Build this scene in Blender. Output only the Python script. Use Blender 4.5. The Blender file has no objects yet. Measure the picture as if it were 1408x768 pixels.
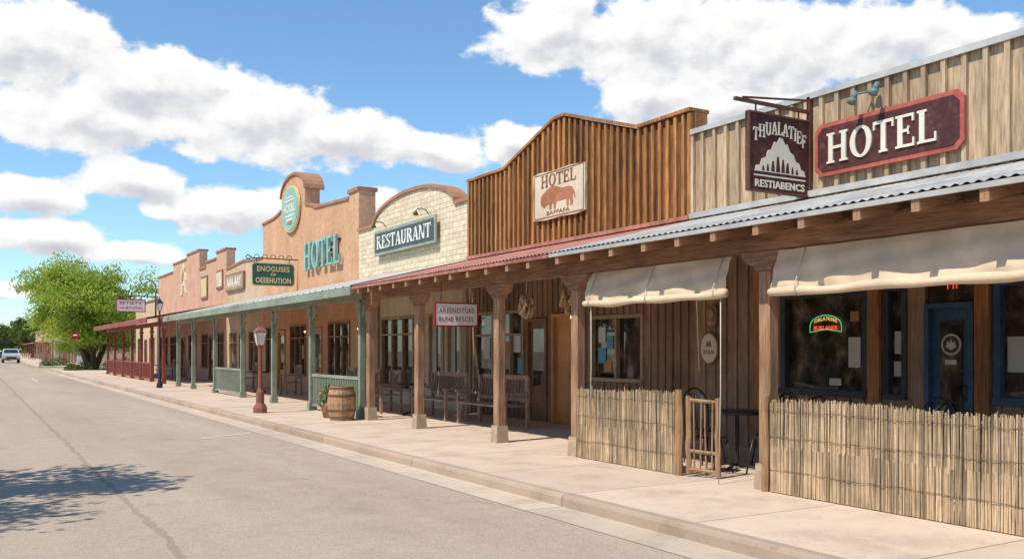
import bpy, bmesh, math, random
from mathutils import Vector, Matrix
random.seed(7)
R=random.uniform
scene=bpy.context.scene
coll=scene.collection
# ------------------------------------------------------------------ mesh builder
class MB:
    def __init__(s):
        s.v=[];s.f=[];s.m=[];s.s=[];s.mi=0;s.sm=False
    def add(s,vs,fs):
        o=len(s.v); s.v+=[tuple(v) for v in vs]
        for f in fs:
            s.f.append([i+o for i in f]); s.m.append(s.mi); s.s.append(s.sm)
    def hexa(s,p):
        s.add(p,[(0,3,2,1),(4,5,6,7),(0,1,5,4),(1,2,6,5),(2,3,7,6),(3,0,4,7)])
    def box(s,x0,x1,y0,y1,z0,z1):
        s.hexa([(x0,y0,z0),(x1,y0,z0),(x1,y1,z0),(x0,y1,z0),(x0,y0,z1),(x1,y0,z1),(x1,y1,z1),(x0,y1,z1)])
    def prism(s,pts,ax,a0,a1):
        n=len(pts)
        def P(p,a):
            return (a,p[0],p[1]) if ax=='x' else ((p[0],a,p[1]) if ax=='y' else (p[0],p[1],a))
        vs=[P(p,a0) for p in pts]+[P(p,a1) for p in pts]
        fs=[tuple(range(n)),tuple(range(2*n-1,n-1,-1))]+[(i,(i+1)%n,(i+1)%n+n,i+n) for i in range(n)]
        s.add(vs,fs)
    def strip(s,pts,t,x0,x1):
        n=len(pts); up=[]
        for i in range(n):
            a=Vector(pts[max(i-1,0)]);b=Vector(pts[min(i+1,n-1)]);d=(b-a).normalized()
            nn=Vector((-d.y,d.x))
            if nn.y<0: nn=-nn
            up.append((pts[i][0]+nn.x*t,pts[i][1]+nn.y*t))
        vs=[];fs=[]
        for p,q in zip(pts,up):
            vs+=[(x0,p[0],p[1]),(x1,p[0],p[1]),(x1,q[0],q[1]),(x0,q[0],q[1])]
        for i in range(n-1):
            a=4*i;b=a+4
            for k in range(4):
                fs.append((a+k,a+(k+1)%4,b+(k+1)%4,b+k))
        fs+=[(0,1,2,3),(4*n-1,4*n-2,4*n-3,4*n-4)]
        s.add(vs,fs)
    def tube(s,p0,p1,r0,r1=None,n=8):
        if r1 is None:r1=r0
        p0=Vector(p0);p1=Vector(p1);d=(p1-p0)
        if d.length<1e-6:return
        d.normalize()
        a=d.orthogonal().normalized();b=d.cross(a)
        vs=[];
        for p,r in((p0,r0),(p1,r1)):
            for i in range(n):
                t=2*math.pi*i/n
                vs.append(p+(a*math.cos(t)+b*math.sin(t))*r)
        s.add(vs,[(i,(i+1)%n,(i+1)%n+n,i+n) for i in range(n)]+[tuple(range(n-1,-1,-1)),tuple(range(n,2*n))])
    def path(s,pts,r,n=6):
        """one continuous swept tube through the points"""
        pts=[Vector(p) for p in pts];k=len(pts);vs=[];fs=[];a=None
        for i,p in enumerate(pts):
            d=(pts[min(i+1,k-1)]-pts[max(i-1,0)]).normalized()
            if a is None:a=d.orthogonal().normalized()
            else:
                a=a-d*a.dot(d)
                a=a.normalized() if a.length>1e-4 else d.orthogonal().normalized()
            b=d.cross(a)
            for q in range(n):
                t=2*math.pi*q/n;vs.append(p+(a*math.cos(t)+b*math.sin(t))*r)
        for i in range(k-1):
            for q in range(n):fs.append((i*n+q,i*n+(q+1)%n,(i+1)*n+(q+1)%n,(i+1)*n+q))
        fs+=[tuple(range(n-1,-1,-1)),tuple(range((k-1)*n,k*n))]
        s.add(vs,fs)
    def lathe(s,prof,c,n=20):
        vs=[];fs=[];k=len(prof)
        for r,z in prof:
            for i in range(n):
                t=2*math.pi*i/n
                vs.append((c[0]+r*math.cos(t),c[1]+r*math.sin(t),c[2]+z))
        for j in range(k-1):
            for i in range(n):
                fs.append((j*n+i,j*n+(i+1)%n,(j+1)*n+(i+1)%n,(j+1)*n+i))
        fs+=[tuple(range(n-1,-1,-1)),tuple(range((k-1)*n,k*n))]
        s.add(vs,fs)
    def beam(s,p0,p1,w,h):
        p0=Vector(p0);p1=Vector(p1);d=(p1-p0).normalized()
        sd=d.cross(Vector((0,0,1)))
        if sd.length<1e-3: sd=Vector((1,0,0))
        sd.normalize();up=sd.cross(d).normalized()
        q=[]
        for p in(p0,p1):
            q.append([p-sd*w/2-up*h/2,p+sd*w/2-up*h/2,p+sd*w/2+up*h/2,p-sd*w/2+up*h/2])
        s.hexa(q[0]+q[1])
    def ball(s,c,r,sc=(1,1,1),n=12,m=8):
        vs=[];fs=[]
        for j in range(m+1):
            ph=math.pi*j/m-math.pi/2
            rr=max(math.cos(ph),.02)
            for i in range(n):
                t=2*math.pi*i/n
                vs.append((c[0]+r*sc[0]*rr*math.cos(t),c[1]+r*sc[1]*rr*math.sin(t),c[2]+r*sc[2]*math.sin(ph)))
        for j in range(m):
            for i in range(n):
                fs.append((j*n+i,j*n+(i+1)%n,(j+1)*n+(i+1)%n,(j+1)*n+i))
        fs+=[tuple(range(n-1,-1,-1)),tuple(range(m*n,(m+1)*n))]
        s.add(vs,fs)
    def wall(s,x0,x1,y0,y1,z0,z1,ops=()):
        ys=sorted(set([y0,y1]+[o[0] for o in ops]+[o[1] for o in ops]))
        for a,b in zip(ys[:-1],ys[1:]):
            mid=(a+b)/2; cur=z0
            for o in sorted([o for o in ops if o[0]<mid<o[1]],key=lambda o:o[2]):
                if o[2]>cur+.001: s.box(x0,x1,a,b,cur,o[2])
                cur=o[3]
            if cur<z1-.001: s.box(x0,x1,a,b,cur,z1)
    def mesh(s,name,mats,off=(0,0,0),fix=True):
        me=bpy.data.meshes.new(name)
        me.from_pydata([(a-off[0],b-off[1],c-off[2]) for a,b,c in s.v],[],s.f)
        for m in mats: me.materials.append(m)
        me.polygons.foreach_set('material_index',s.m)
        me.polygons.foreach_set('use_smooth',s.s)
        if fix:
            bm=bmesh.new();bm.from_mesh(me)
            bmesh.ops.recalc_face_normals(bm,faces=bm.faces[:])
            bm.to_mesh(me);bm.free()
        me.update()
        return me
WL={}
def meta(o,label,cat,group=None,kind=None):
    if label:o['label']=label
    if cat:o['category']=cat
    if group:o['group']=group
    if kind:o['kind']=kind
def thing(name,loc,label,cat,group=None):
    o=bpy.data.objects.new(name,None);o.empty_display_size=.2
    o.location=loc;coll.objects.link(o);WL[o.name]=Vector(loc)
    meta(o,label,cat,group);return o
def part(mb,name,par,mats,label=None,fix=True):
    w=WL[par.name]
    if not isinstance(mats,(list,tuple)):mats=[mats]
    o=bpy.data.objects.new(name,mb.mesh(name,mats,w,fix));coll.objects.link(o)
    o.parent=par;WL[o.name]=w.copy()
    if label:o['label']=label
    return o
def solo(mb,name,loc,mats,label=None,cat=None,group=None,kind=None,fix=True):
    if not isinstance(mats,(list,tuple)):mats=[mats]
    o=bpy.data.objects.new(name,mb.mesh(name,mats,loc,fix));o.location=loc
    coll.objects.link(o);WL[o.name]=Vector(loc)
    meta(o,label,cat,group,kind);return o
def copy_tree(root,loc,rotz=None,scale=None,label=None):
    n=root.copy();n.location=loc;coll.objects.link(n);WL[n.name]=Vector(loc)
    if rotz is not None:n.rotation_euler=(0,0,rotz)
    if scale is not None:n.scale=(scale,)*3
    if label:n['label']=label
    def rec(a,b):
        for c in list(a.children):
            if c==b: continue
            d=c.copy();coll.objects.link(d);d.parent=b;WL[d.name]=Vector(loc)
            rec(c,d)
    rec(root,n)
    return n
# ------------------------------------------------------------------ materials
def newmat(name):
    m=bpy.data.materials.new(name);m.use_nodes=True
    nt=m.node_tree;b=nt.nodes['Principled BSDF'];return m,nt,b
def N(nt,t,**k):
    n=nt.nodes.new(t)
    for a,v in k.items():setattr(n,a,v)
    return n
def ramp(nt,fac,cols,pos=None):
    r=N(nt,'ShaderNodeValToRGB');e=r.color_ramp.elements
    n=len(cols)
    while len(e)<n:e.new(.5)
    for i,c in enumerate(cols):
        e[i].position=pos[i] if pos else i/(n-1)
        e[i].color=(c[0],c[1],c[2],1)
    nt.links.new(fac,r.inputs[0]);return r.outputs[0]
def noise(nt,vec,scale,detail=6,rough=.6):
    n=N(nt,'ShaderNodeTexNoise');n.inputs['Scale'].default_value=scale
    n.inputs['Detail'].default_value=detail;n.inputs['Roughness'].default_value=rough
    if vec is not None:nt.links.new(vec,n.inputs['Vector'])
    return n
def mth(nt,op,a,b=None,c=None,clamp=False):
    n=N(nt,'ShaderNodeMath',operation=op);n.use_clamp=clamp
    for i,x in enumerate((a,b,c)):
        if x is None:continue
        if isinstance(x,(int,float)):n.inputs[i].default_value=x
        else:nt.links.new(x,n.inputs[i])
    return n.outputs[0]
def mixc(nt,f,a,b,mode='MIX'):
    n=N(nt,'ShaderNodeMix',data_type='RGBA',blend_type=mode)
    for i,x in ((0,f),(6,a),(7,b)):
        if isinstance(x,(int,float)):n.inputs[i].default_value=x
        elif isinstance(x,tuple):n.inputs[i].default_value=(x[0],x[1],x[2],1)
        else:nt.links.new(x,n.inputs[i])
    return n.outputs[2]
def pm(name,cols,scale=(1,1,1),ns=5,rough=.8,bump=.3,island=0.,dirt=.25,metal=0.,dist=.01,pos=None,spec=.3,dirtscale=1.2,ds=None):
    m,nt,b=newmat(name)
    tc=N(nt,'ShaderNodeTexCoord');mp=N(nt,'ShaderNodeMapping')
    mp.inputs['Scale'].default_value=scale
    nt.links.new(tc.outputs['Object'],mp.inputs[0])
    geo=N(nt,'ShaderNodeNewGeometry')
    if island>0:
        va=N(nt,'ShaderNodeVectorMath',operation='ADD')
        sc=N(nt,'ShaderNodeVectorMath',operation='SCALE')
        sc.inputs['Scale'].default_value=37.
        cmb=N(nt,'ShaderNodeCombineXYZ')
        for i in range(3):nt.links.new(geo.outputs['Random Per Island'],cmb.inputs[i])
        nt.links.new(cmb.outputs[0],sc.inputs[0])
        nt.links.new(mp.outputs[0],va.inputs[0]);nt.links.new(sc.outputs[0],va.inputs[1])
        vec=va.outputs[0]
    else:vec=mp.outputs[0]
    n1=noise(nt,vec,ns,5,.68)
    st=mth(nt,'MULTIPLY_ADD',n1.outputs[0],2.0,-.5,clamp=True)
    col=ramp(nt,st,cols,pos)
    if dirt>0:
        dv=tc.outputs['Object']
        if ds:
            m2=N(nt,'ShaderNodeMapping');m2.inputs['Scale'].default_value=ds;nt.links.new(dv,m2.inputs[0]);dv=m2.outputs[0]
        n2=noise(nt,dv,dirtscale,4,.6)
        d=mth(nt,'MULTIPLY_ADD',n2.outputs[0],2.4,-.7,clamp=True)
        g=mth(nt,'MULTIPLY_ADD',d,dirt*1.4,1-dirt)
        cb=N(nt,'ShaderNodeCombineColor')
        for i in range(3):nt.links.new(g,cb.inputs[i])
        col=mixc(nt,1.,col,cb.outputs[0],'MULTIPLY')
    if island>0:
        g=mth(nt,'MULTIPLY_ADD',geo.outputs['Random Per Island'],2*island,1-island)
        cb=N(nt,'ShaderNodeCombineColor')
        for i in range(3):nt.links.new(g,cb.inputs[i])
        col=mixc(nt,1.,col,cb.outputs[0],'MULTIPLY')
    nt.links.new(col,b.inputs['Base Color'])
    b.inputs['Roughness'].default_value=rough;b.inputs['Metallic'].default_value=metal
    b.inputs['Specular IOR Level'].default_value=spec
    if bump>0:
        bp=N(nt,'ShaderNodeBump');bp.inputs['Strength'].default_value=bump;bp.inputs['Distance'].default_value=dist
        nt.links.new(n1.outputs[0],bp.inputs['Height']);nt.links.new(bp.outputs[0],b.inputs['Normal'])
    return m
def emis(name,c,s):
    m,nt,b=newmat(name);b.inputs['Base Color'].default_value=(*c,1)
    b.inputs['Emission Color'].default_value=(*c,1);b.inputs['Emission Strength'].default_value=s;return m
V=(9,9,.7);H=(9,.7,9)
M={}
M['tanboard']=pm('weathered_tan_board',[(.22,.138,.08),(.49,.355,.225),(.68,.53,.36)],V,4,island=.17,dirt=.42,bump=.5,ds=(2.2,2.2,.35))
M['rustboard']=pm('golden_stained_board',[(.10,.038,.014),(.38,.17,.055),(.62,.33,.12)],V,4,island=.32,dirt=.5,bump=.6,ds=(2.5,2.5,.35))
M['rustshade']=pm('shaded_recess_board',[(.055,.022,.010),(.21,.092,.033),(.36,.18,.07)],V,4,island=.35,dirt=.5,bump=.5,ds=(2.5,2.5,.35))  # stained boards between battens, with the recess shade put into their colour
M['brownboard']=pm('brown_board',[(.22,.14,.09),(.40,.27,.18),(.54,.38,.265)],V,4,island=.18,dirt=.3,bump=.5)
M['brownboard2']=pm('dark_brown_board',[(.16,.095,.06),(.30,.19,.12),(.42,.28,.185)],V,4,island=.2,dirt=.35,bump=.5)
M['postwood']=pm('post_wood',[(.18,.095,.052),(.39,.23,.14),(.55,.37,.245)],V,4,island=.15,dirt=.4,bump=.5,ds=(3,3,.8))
M['beamwood']=pm('beam_wood',[(.14,.07,.04),(.30,.165,.095),(.43,.26,.16)],H,4,island=.2,dirt=.35,bump=.5)
M['decking']=pm('porch_ceiling_boards',[(.30,.20,.13),(.52,.36,.25),(.64,.48,.34)],H,4,island=.2,dirt=.3,bump=.3)
M['rafterwood']=pm('rafter_wood',[(.16,.08,.045),(.34,.19,.11),(.46,.29,.185)],(.7,9,9),4,island=.25,dirt=.3,bump=.5)
M['benchwood']=pm('bench_wood',[(.20,.12,.085),(.36,.235,.17),(.48,.34,.25)],(3,3,3),4,island=.2,dirt=.2)
M['rustcol']=pm('rust_column',[(.16,.062,.025),(.46,.21,.085),(.60,.33,.16)],V,4,dirt=.4,bump=.6,ds=(2.5,2.5,.6))
M['orangedoor']=pm('orange_door',[(.54,.24,.07),(.74,.38,.14)],V,4,island=.1,dirt=.2,rough=.5)
M['metal']=pm('galvanised_metal',[(.29,.285,.27),(.46,.45,.425),(.58,.565,.53)],(1,4,1),3,rough=.6,bump=.05,dirt=.4,metal=.05,spec=.35)
M['flash']=pm('metal_flashing',[(.42,.41,.39),(.58,.57,.54)],(2,2,2),3,rough=.5,bump=.03,dirt=.25,metal=.1)
M['redroof']=pm('faded_red_roof',[(.28,.10,.07),(.44,.19,.145),(.52,.29,.23)],(.8,5,1),3,rough=.7,bump=.05,dirt=.35)
M['redpaint']=pm('barn_red_paint',[(.22,.05,.035),(.35,.095,.07)],(3,3,3),4,rough=.6,dirt=.3,bump=.1)
M['palegreenroof']=pm('pale_metal_roof',[(.48,.48,.44),(.64,.63,.58)],(1,5,1),3,rough=.6,bump=.05,dirt=.35)
M['green']=pm('sage_green_paint',[(.16,.205,.145),(.275,.33,.245),(.34,.395,.30)],(3,3,3),4,rough=.6,dirt=.3,bump=.15)
M['stucco']=pm('adobe_stucco',[(.48,.26,.145),(.60,.345,.20),(.66,.41,.255)],(1,1,1),7,rough=.95,bump=.5,dirt=.2,dist=.02,ds=(1,1,.6))
M['stucco_dark']=pm('terracotta_trim',[(.34,.16,.09),(.46,.24,.15)],(1,1,1),7,rough=.95,bump=.4,dirt=.25)
M['stucco_pink']=pm('pink_stucco',[(.53,.32,.215),(.64,.41,.285)],(1,1,1),6,rough=.95,bump=.4,dirt=.2)
M['stucco_sand']=pm('sand_stucco',[(.50,.36,.23),(.63,.47,.32)],(1,1,1),6,rough=.95,bump=.4,dirt=.2)
M['creamwall']=pm('cream_plaster',[(.56,.47,.34),(.74,.64,.49)],(1,1,1),5,rough=.9,bump=.3,dirt=.25)
M['concrete']=pm('old_concrete',[(.36,.31,.25),(.50,.44,.36)],(1,1,1),9,rough=.95,bump=.4,dirt=.3)
M['warmstone']=pm('warm_post_base',[(.36,.26,.17),(.56,.43,.31)],(1,1,1),9,rough=.95,bump=.5,dirt=.3)
M['canvas']=pm('canvas_cloth',[(.63,.48,.33),(.78,.62,.44)],(1,1,1),3,rough=.95,bump=.3,dirt=.22,dist=.03)
M['reed']=pm('dry_reed',[(.27,.185,.11),(.52,.385,.24),(.69,.54,.365)],(20,20,2),2,rough=.8,bump=.1,island=.45,dirt=.35,dirtscale=2.5)
M['reedwood']=pm('gate_wood',[(.17,.09,.045),(.37,.215,.11),(.50,.33,.18)],V,4,island=.15,dirt=.35)
M['bluepaint']=pm('blue_frame_paint',[(.035,.09,.17),(.07,.16,.28)],(3,3,3),4,rough=.45,dirt=.2,bump=.05)
M['navyframe']=pm('dark_blue_brown_frame',[(.04,.045,.06),(.07,.085,.12)],(3,3,3),4,rough=.5,dirt=.25,bump=.05)
M['tanframe']=pm('tan_frame_paint',[(.36,.25,.15),(.50,.38,.25)],(3,3,3),4,rough=.6,dirt=.3,bump=.1)
M['brownframe']=pm('brown_frame_paint',[(.21,.10,.055),(.36,.20,.115)],(3,3,3),4,rough=.55,dirt=.3,bump=.1)
M['black']=pm('black_iron',[(.014,.014,.015),(.035,.035,.034)],(3,3,3),4,rough=.4,dirt=.1,bump=.05,spec=.5)
M['ironbrown']=pm('rusty_iron',[(.09,.035,.02),(.18,.08,.05)],(5,5,5),4,rough=.6,dirt=.3,bump=.1)
M['white']=pm('white_paint',[(.72,.70,.66),(.82,.81,.78)],(3,3,3),4,rough=.6,dirt=.1,bump=.03)
M['cream']=pm('cream_paint',[(.60,.50,.36),(.76,.66,.50)],(3,3,3),5,rough=.7,dirt=.25,bump=.1)
M['lettercream']=pm('cream_letter_paint',[(.70,.64,.52),(.80,.75,.63)],(3,3,3),5,rough=.6,dirt=.15,bump=.05)
M['maroon']=pm('maroon_sign_paint',[(.05,.016,.015),(.095,.032,.030),(.17,.08,.065)],(2,2,2),5,rough=.6,dirt=.3,bump=.15,pos=[0,.6,1])
M['pinkred']=pm('faded_red_sign_edge',[(.36,.07,.05),(.52,.15,.11)],(2,2,2),5,rough=.6,dirt=.3,bump=.1)
M['signteal']=pm('slate_green_sign',[(.055,.08,.072),(.10,.135,.12)],(2,2,2),5,rough=.6,dirt=.25,bump=.1)
M['signtealedge']=pm('pale_green_sign_edge',[(.26,.30,.25),(.38,.42,.36)],(2,2,2),5,rough=.6,dirt=.25,bump=.1)
M['teal']=pm('teal_letter_paint',[(.22,.42,.37),(.34,.55,.49)],(2,2,2),5,rough=.5,dirt=.2,bump=.05)
M['signgreen']=pm('dark_green_sign',[(.02,.085,.065),(.04,.13,.10)],(2,2,2),5,rough=.5,dirt=.2,bump=.05)
M['gold']=pm('gold_letter_paint',[(.60,.45,.20),(.74,.60,.32)],(2,2,2),5,rough=.5,dirt=.1,bump=0)
M['orangeletter']=pm('rust_letter_paint',[(.20,.07,.03),(.34,.14,.065)],(2,2,2),5,rough=.7,dirt=.3,bump=0)
M['brownanimal']=pm('russet_emblem_paint',[(.34,.13,.06),(.50,.23,.12)],(2,2,2),5,rough=.7,dirt=.3,bump=0)
M['redletter']=pm('red_letter_paint',[(.30,.02,.02),(.38,.04,.035)],(2,2,2),5,rough=.7,dirt=.1,bump=0,spec=.1)
M['oak']=pm('barrel_oak',[(.24,.125,.06),(.44,.26,.14),(.52,.34,.2)],V,4,island=.2,dirt=.25,bump=.4)
M['hoop']=pm('barrel_hoop_iron',[(.13,.09,.065),(.24,.18,.13)],(4,4,4),4,rough=.5,metal=.5,dirt=.2)
M['lampred']=pm('rust_red_paint',[(.21,.075,.05),(.33,.13,.095)],(4,4,4),4,rough=.5,dirt=.3,bump=.1)
M['lampglass']=pm('frosted_glass',[(.62,.60,.52),(.78,.76,.68)],(4,4,4),4,rough=.3,dirt=.1,bump=0)
M['curtain']=pm('white_curtain',[(.46,.43,.36),(.74,.70,.62)],(1,14,.3),3,rough=.9,dirt=.2,bump=.2)
M['paper']=pm('paper',[(.6,.6,.57),(.8,.8,.76)],(8,8,8),6,rough=.8,dirt=.1,bump=0)
M['paperblue']=pm('blue_print',[(.08,.28,.5),(.2,.45,.62)],(8,8,8),6,rough=.6,dirt=.1,bump=0)
M['paperred']=pm('red_print',[(.5,.16,.08),(.6,.38,.14)],(8,8,8),6,rough=.6,dirt=.1,bump=0)
M['straw']=pm('dried_husk',[(.34,.19,.085),(.66,.45,.24)],(6,6,6),5,rough=.9,dirt=.2,island=.4,bump=.1)
M['flower']=pm('yellow_flower',[(.45,.28,.03),(.55,.4,.06)],(6,6,6),5,rough=.9,dirt=.1,island=.3,bump=0)
M['teallamp']=pm('verdigris_lamp',[(.10,.16,.15),(.19,.27,.25)],(6,6,6),5,rough=.5,dirt=.2,bump=.1)
M['rope']=pm('rope',[(.5,.46,.38),(.62,.58,.5)],(6,6,6),5,rough=.9,dirt=.1,bump=0)
M['carwhite']=pm('silver_car_paint',[(.42,.43,.44),(.48,.49,.5)],(1,1,1),3,rough=.3,dirt=.05,bump=0,spec=.6)
M['carglass']=pm('car_glass',[(.02,.025,.03),(.03,.035,.04)],(1,1,1),3,rough=.08,dirt=0,bump=0,spec=.6)
M['tyre']=pm('tyre_rubber',[(.02,.02,.02),(.03,.03,.03)],(1,1,1),3,rough=.9,dirt=0,bump=0)
M['cardark']=pm('dark_car_paint',[(.05,.06,.08),(.06,.07,.09)],(1,1,1),3,rough=.25,dirt=.05,bump=0,spec=.6)
M['bark']=pm('bark',[(.08,.06,.04),(.2,.15,.11)],(4,4,1),4,rough=.95,dirt=.3,bump=.6,dist=.03)
M['neonred']=emis('neon_red',(1,.08,.04),1.0)
M['neongreen']=emis('neon_green',(.15,.8,.35),.7)
M['neonyellow']=emis('neon_yellow',(1,.6,.1),.8)
M['bulb']=emis('warm_bulb',(1,.62,.28),3.0)
def glass():
    m,nt,b=newmat('window_glass')
    tc=N(nt,'ShaderNodeTexCoord');mp=N(nt,'ShaderNodeMapping');mp.inputs['Scale'].default_value=(1,1.6,1.1)
    nt.links.new(tc.outputs['Object'],mp.inputs[0])
    v=N(nt,'ShaderNodeTexVoronoi');v.inputs['Scale'].default_value=2.6
    nt.links.new(mp.outputs[0],v.inputs['Vector'])
    n=noise(nt,mp.outputs[0],3.5,6,.75)
    x=mth(nt,'MULTIPLY',mth(nt,'ADD',v.outputs['Distance'],.22),n.outputs[0])
    c=ramp(nt,x,[(.012,.013,.013),(.026,.024,.020),(.08,.062,.045),(.24,.18,.12),(.42,.36,.27)],[0,.28,.42,.58,.8])
    nt.links.new(c,b.inputs['Base Color']);b.inputs['Roughness'].default_value=.025
    b.inputs['Specular IOR Level'].default_value=1.0
    n3=noise(nt,tc.outputs['Object'],1.3,1,.5);bp=N(nt,'ShaderNodeBump');bp.inputs['Strength'].default_value=.08;bp.inputs['Distance'].default_value=.05
    nt.links.new(n3.outputs[0],bp.inputs['Height']);nt.links.new(bp.outputs[0],b.inputs['Normal'])
    return m
M['glass']=glass()
def leafmat(name,c0,c1):
    m,nt,b=newmat(name)
    geo=N(nt,'ShaderNodeNewGeometry')
    tc=N(nt,'ShaderNodeTexCoord');n=noise(nt,tc.outputs['Object'],.7,3,.6)
    f=mth(nt,'MULTIPLY_ADD',n.outputs[0],1.6,-.55)
    f=mth(nt,'ADD',f,mth(nt,'MULTIPLY',geo.outputs['Random Per Island'],.55),clamp=True)
    c=ramp(nt,f,[c0,c1])
    nt.links.new(c,b.inputs['Base Color']);b.inputs['Roughness'].default_value=.6;b.inputs['Specular IOR Level'].default_value=.25
    tr=N(nt,'ShaderNodeBsdfTranslucent');mx=N(nt,'ShaderNodeMixShader');mx.inputs[0].default_value=.45
    nt.links.new(c,tr.inputs[0]);nt.links.new(b.outputs[0],mx.inputs[1]);nt.links.new(tr.outputs[0],mx.inputs[2])
    nt.links.new(mx.outputs[0],nt.nodes['Material Output'].inputs[0]);return m
M['leaf']=leafmat('bright_leaf',(.22,.31,.03),(.50,.60,.10))
M['leafdark']=leafmat('dark_leaf',(.06,.09,.018),(.16,.22,.05))
def blockwall():
    m,nt,b=newmat('cream_block_masonry')
    tc=N(nt,'ShaderNodeTexCoord');sp=N(nt,'ShaderNodeSeparateXYZ');nt.links.new(tc.outputs['Object'],sp.inputs[0])
    n0=noise(nt,tc.outputs['Object'],2.5,3,.5)
    zz=mth(nt,'ADD',sp.outputs[2],mth(nt,'MULTIPLY',n0.outputs[0],.04))
    cb=N(nt,'ShaderNodeCombineXYZ');nt.links.new(sp.outputs[1],cb.inputs[0]);nt.links.new(zz,cb.inputs[1])
    br=N(nt,'ShaderNodeTexBrick');nt.links.new(cb.outputs[0],br.inputs['Vector'])
    br.inputs['Scale'].default_value=1;br.inputs['Brick Width'].default_value=.38;br.inputs['Row Height'].default_value=.14
    br.inputs['Mortar Size'].default_value=.010;br.inputs['Mortar Smooth'].default_value=.6
    br.inputs['Color1'].default_value=(.80,.69,.50,1);br.inputs['Color2'].default_value=(.66,.55,.385,1);br.inputs['Mortar'].default_value=(.46,.37,.25,1)
    n=noise(nt,tc.outputs['Object'],6,6,.7)
    g=ramp(nt,n.outputs[0],[(.76,.74,.69),(1.06,1.06,1.06)],[.3,.7])
    c=mixc(nt,1.,br.outputs[0],g,'MULTIPLY');nt.links.new(c,b.inputs['Base Color']);b.inputs['Roughness'].default_value=.95
    h=mth(nt,'ADD',mth(nt,'MULTIPLY',br.outputs['Fac'],-1.),mth(nt,'MULTIPLY',n.outputs[0],.7))
    bp=N(nt,'ShaderNodeBump');bp.inputs['Strength'].default_value=.5;bp.inputs['Distance'].default_value=.025
    nt.links.new(h,bp.inputs['Height']);nt.links.new(bp.outputs[0],b.inputs['Normal']);return m
M['block']=blockwall()
def asphalt():
    m,nt,b=newmat('dusty_asphalt')
    tc=N(nt,'ShaderNodeTexCoord');O=tc.outputs['Object'];sp=N(nt,'ShaderNodeSeparateXYZ');nt.links.new(O,sp.inputs[0])
    fine=noise(nt,O,45,4,.75);mid=noise(nt,O,3,5,.65)
    mp=N(nt,'ShaderNodeMapping');mp.inputs['Scale'].default_value=(1,.12,1);nt.links.new(O,mp.inputs[0])
    big=noise(nt,mp.outputs[0],.55,5,.6)
    s=mth(nt,'ADD',mth(nt,'MULTIPLY',fine.outputs[0],.5),mth(nt,'ADD',mth(nt,'MULTIPLY',mid.outputs[0],.3),mth(nt,'MULTIPLY',big.outputs[0],.65)))
    c=ramp(nt,s,[(.32,.25,.188),(.415,.332,.255),(.455,.370,.288),(.51,.425,.338)],[.45,.66,.78,.95])
    vo=N(nt,'ShaderNodeTexVoronoi');vo.inputs['Scale'].default_value=60;nt.links.new(O,vo.inputs['Vector'])
    sk=ramp(nt,vo.outputs['Distance'],[(1.3,1.27,1.22),(1,1,1),(.76,.76,.76)],[0,.35,.75])
    c=mixc(nt,.75,c,sk,'MULTIPLY')
    nw=noise(nt,O,.9,5,.7)
    va=N(nt,'ShaderNodeVectorMath',operation='SCALE');va.inputs['Scale'].default_value=2.0;nt.links.new(nw.outputs['Color'],va.inputs[0])
    vb=N(nt,'ShaderNodeVectorMath',operation='ADD');nt.links.new(O,vb.inputs[0]);nt.links.new(va.outputs[0],vb.inputs[1])
    vc=N(nt,'ShaderNodeTexVoronoi',feature='DISTANCE_TO_EDGE');vc.inputs['Scale'].default_value=.16;nt.links.new(vb.outputs[0],vc.inputs['Vector'])
    cr=mth(nt,'LESS_THAN',vc.outputs['Distance'],.0024)
    crm=mth(nt,'MULTIPLY',cr,mth(nt,'GREATER_THAN',mid.outputs[0],.44))
    wob=noise(nt,O,1.7,5,.75)
    xx=mth(nt,'ABSOLUTE',mth(nt,'ADD',mth(nt,'SUBTRACT',sp.outputs[0],1.32),mth(nt,'MULTIPLY',wob.outputs[0],-.28)))
    ln=mth(nt,'MULTIPLY',mth(nt,'LESS_THAN',xx,mth(nt,'MULTIPLY',mth(nt,'SUBTRACT',mid.outputs[0],.18),.11)),.36)
    k=mth(nt,'MAXIMUM',mth(nt,'MULTIPLY',crm,.4),ln)
    on=noise(nt,O,.8,3,.5);ox=mth(nt,'SUBTRACT',1.,mth(nt,'ABSOLUTE',mth(nt,'SUBTRACT',sp.outputs[0],3.2)),clamp=True)
    oil=mth(nt,'MULTIPLY',mth(nt,'MULTIPLY',ox,mth(nt,'MULTIPLY_ADD',on.outputs[0],4.,-2.1,clamp=True)),.35)
    k=mth(nt,'MAXIMUM',k,oil)
    c=mixc(nt,k,c,(.15,.125,.10))
    nt.links.new(c,b.inputs['Base Color']);b.inputs['Roughness'].default_value=.95;b.inputs['Specular IOR Level'].default_value=.12
    bp=N(nt,'ShaderNodeBump');bp.inputs['Strength'].default_value=.5;bp.inputs['Distance'].default_value=.008
    nt.links.new(fine.outputs[0],bp.inputs['Height']);nt.links.new(bp.outputs[0],b.inputs['Normal']);return m
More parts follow.
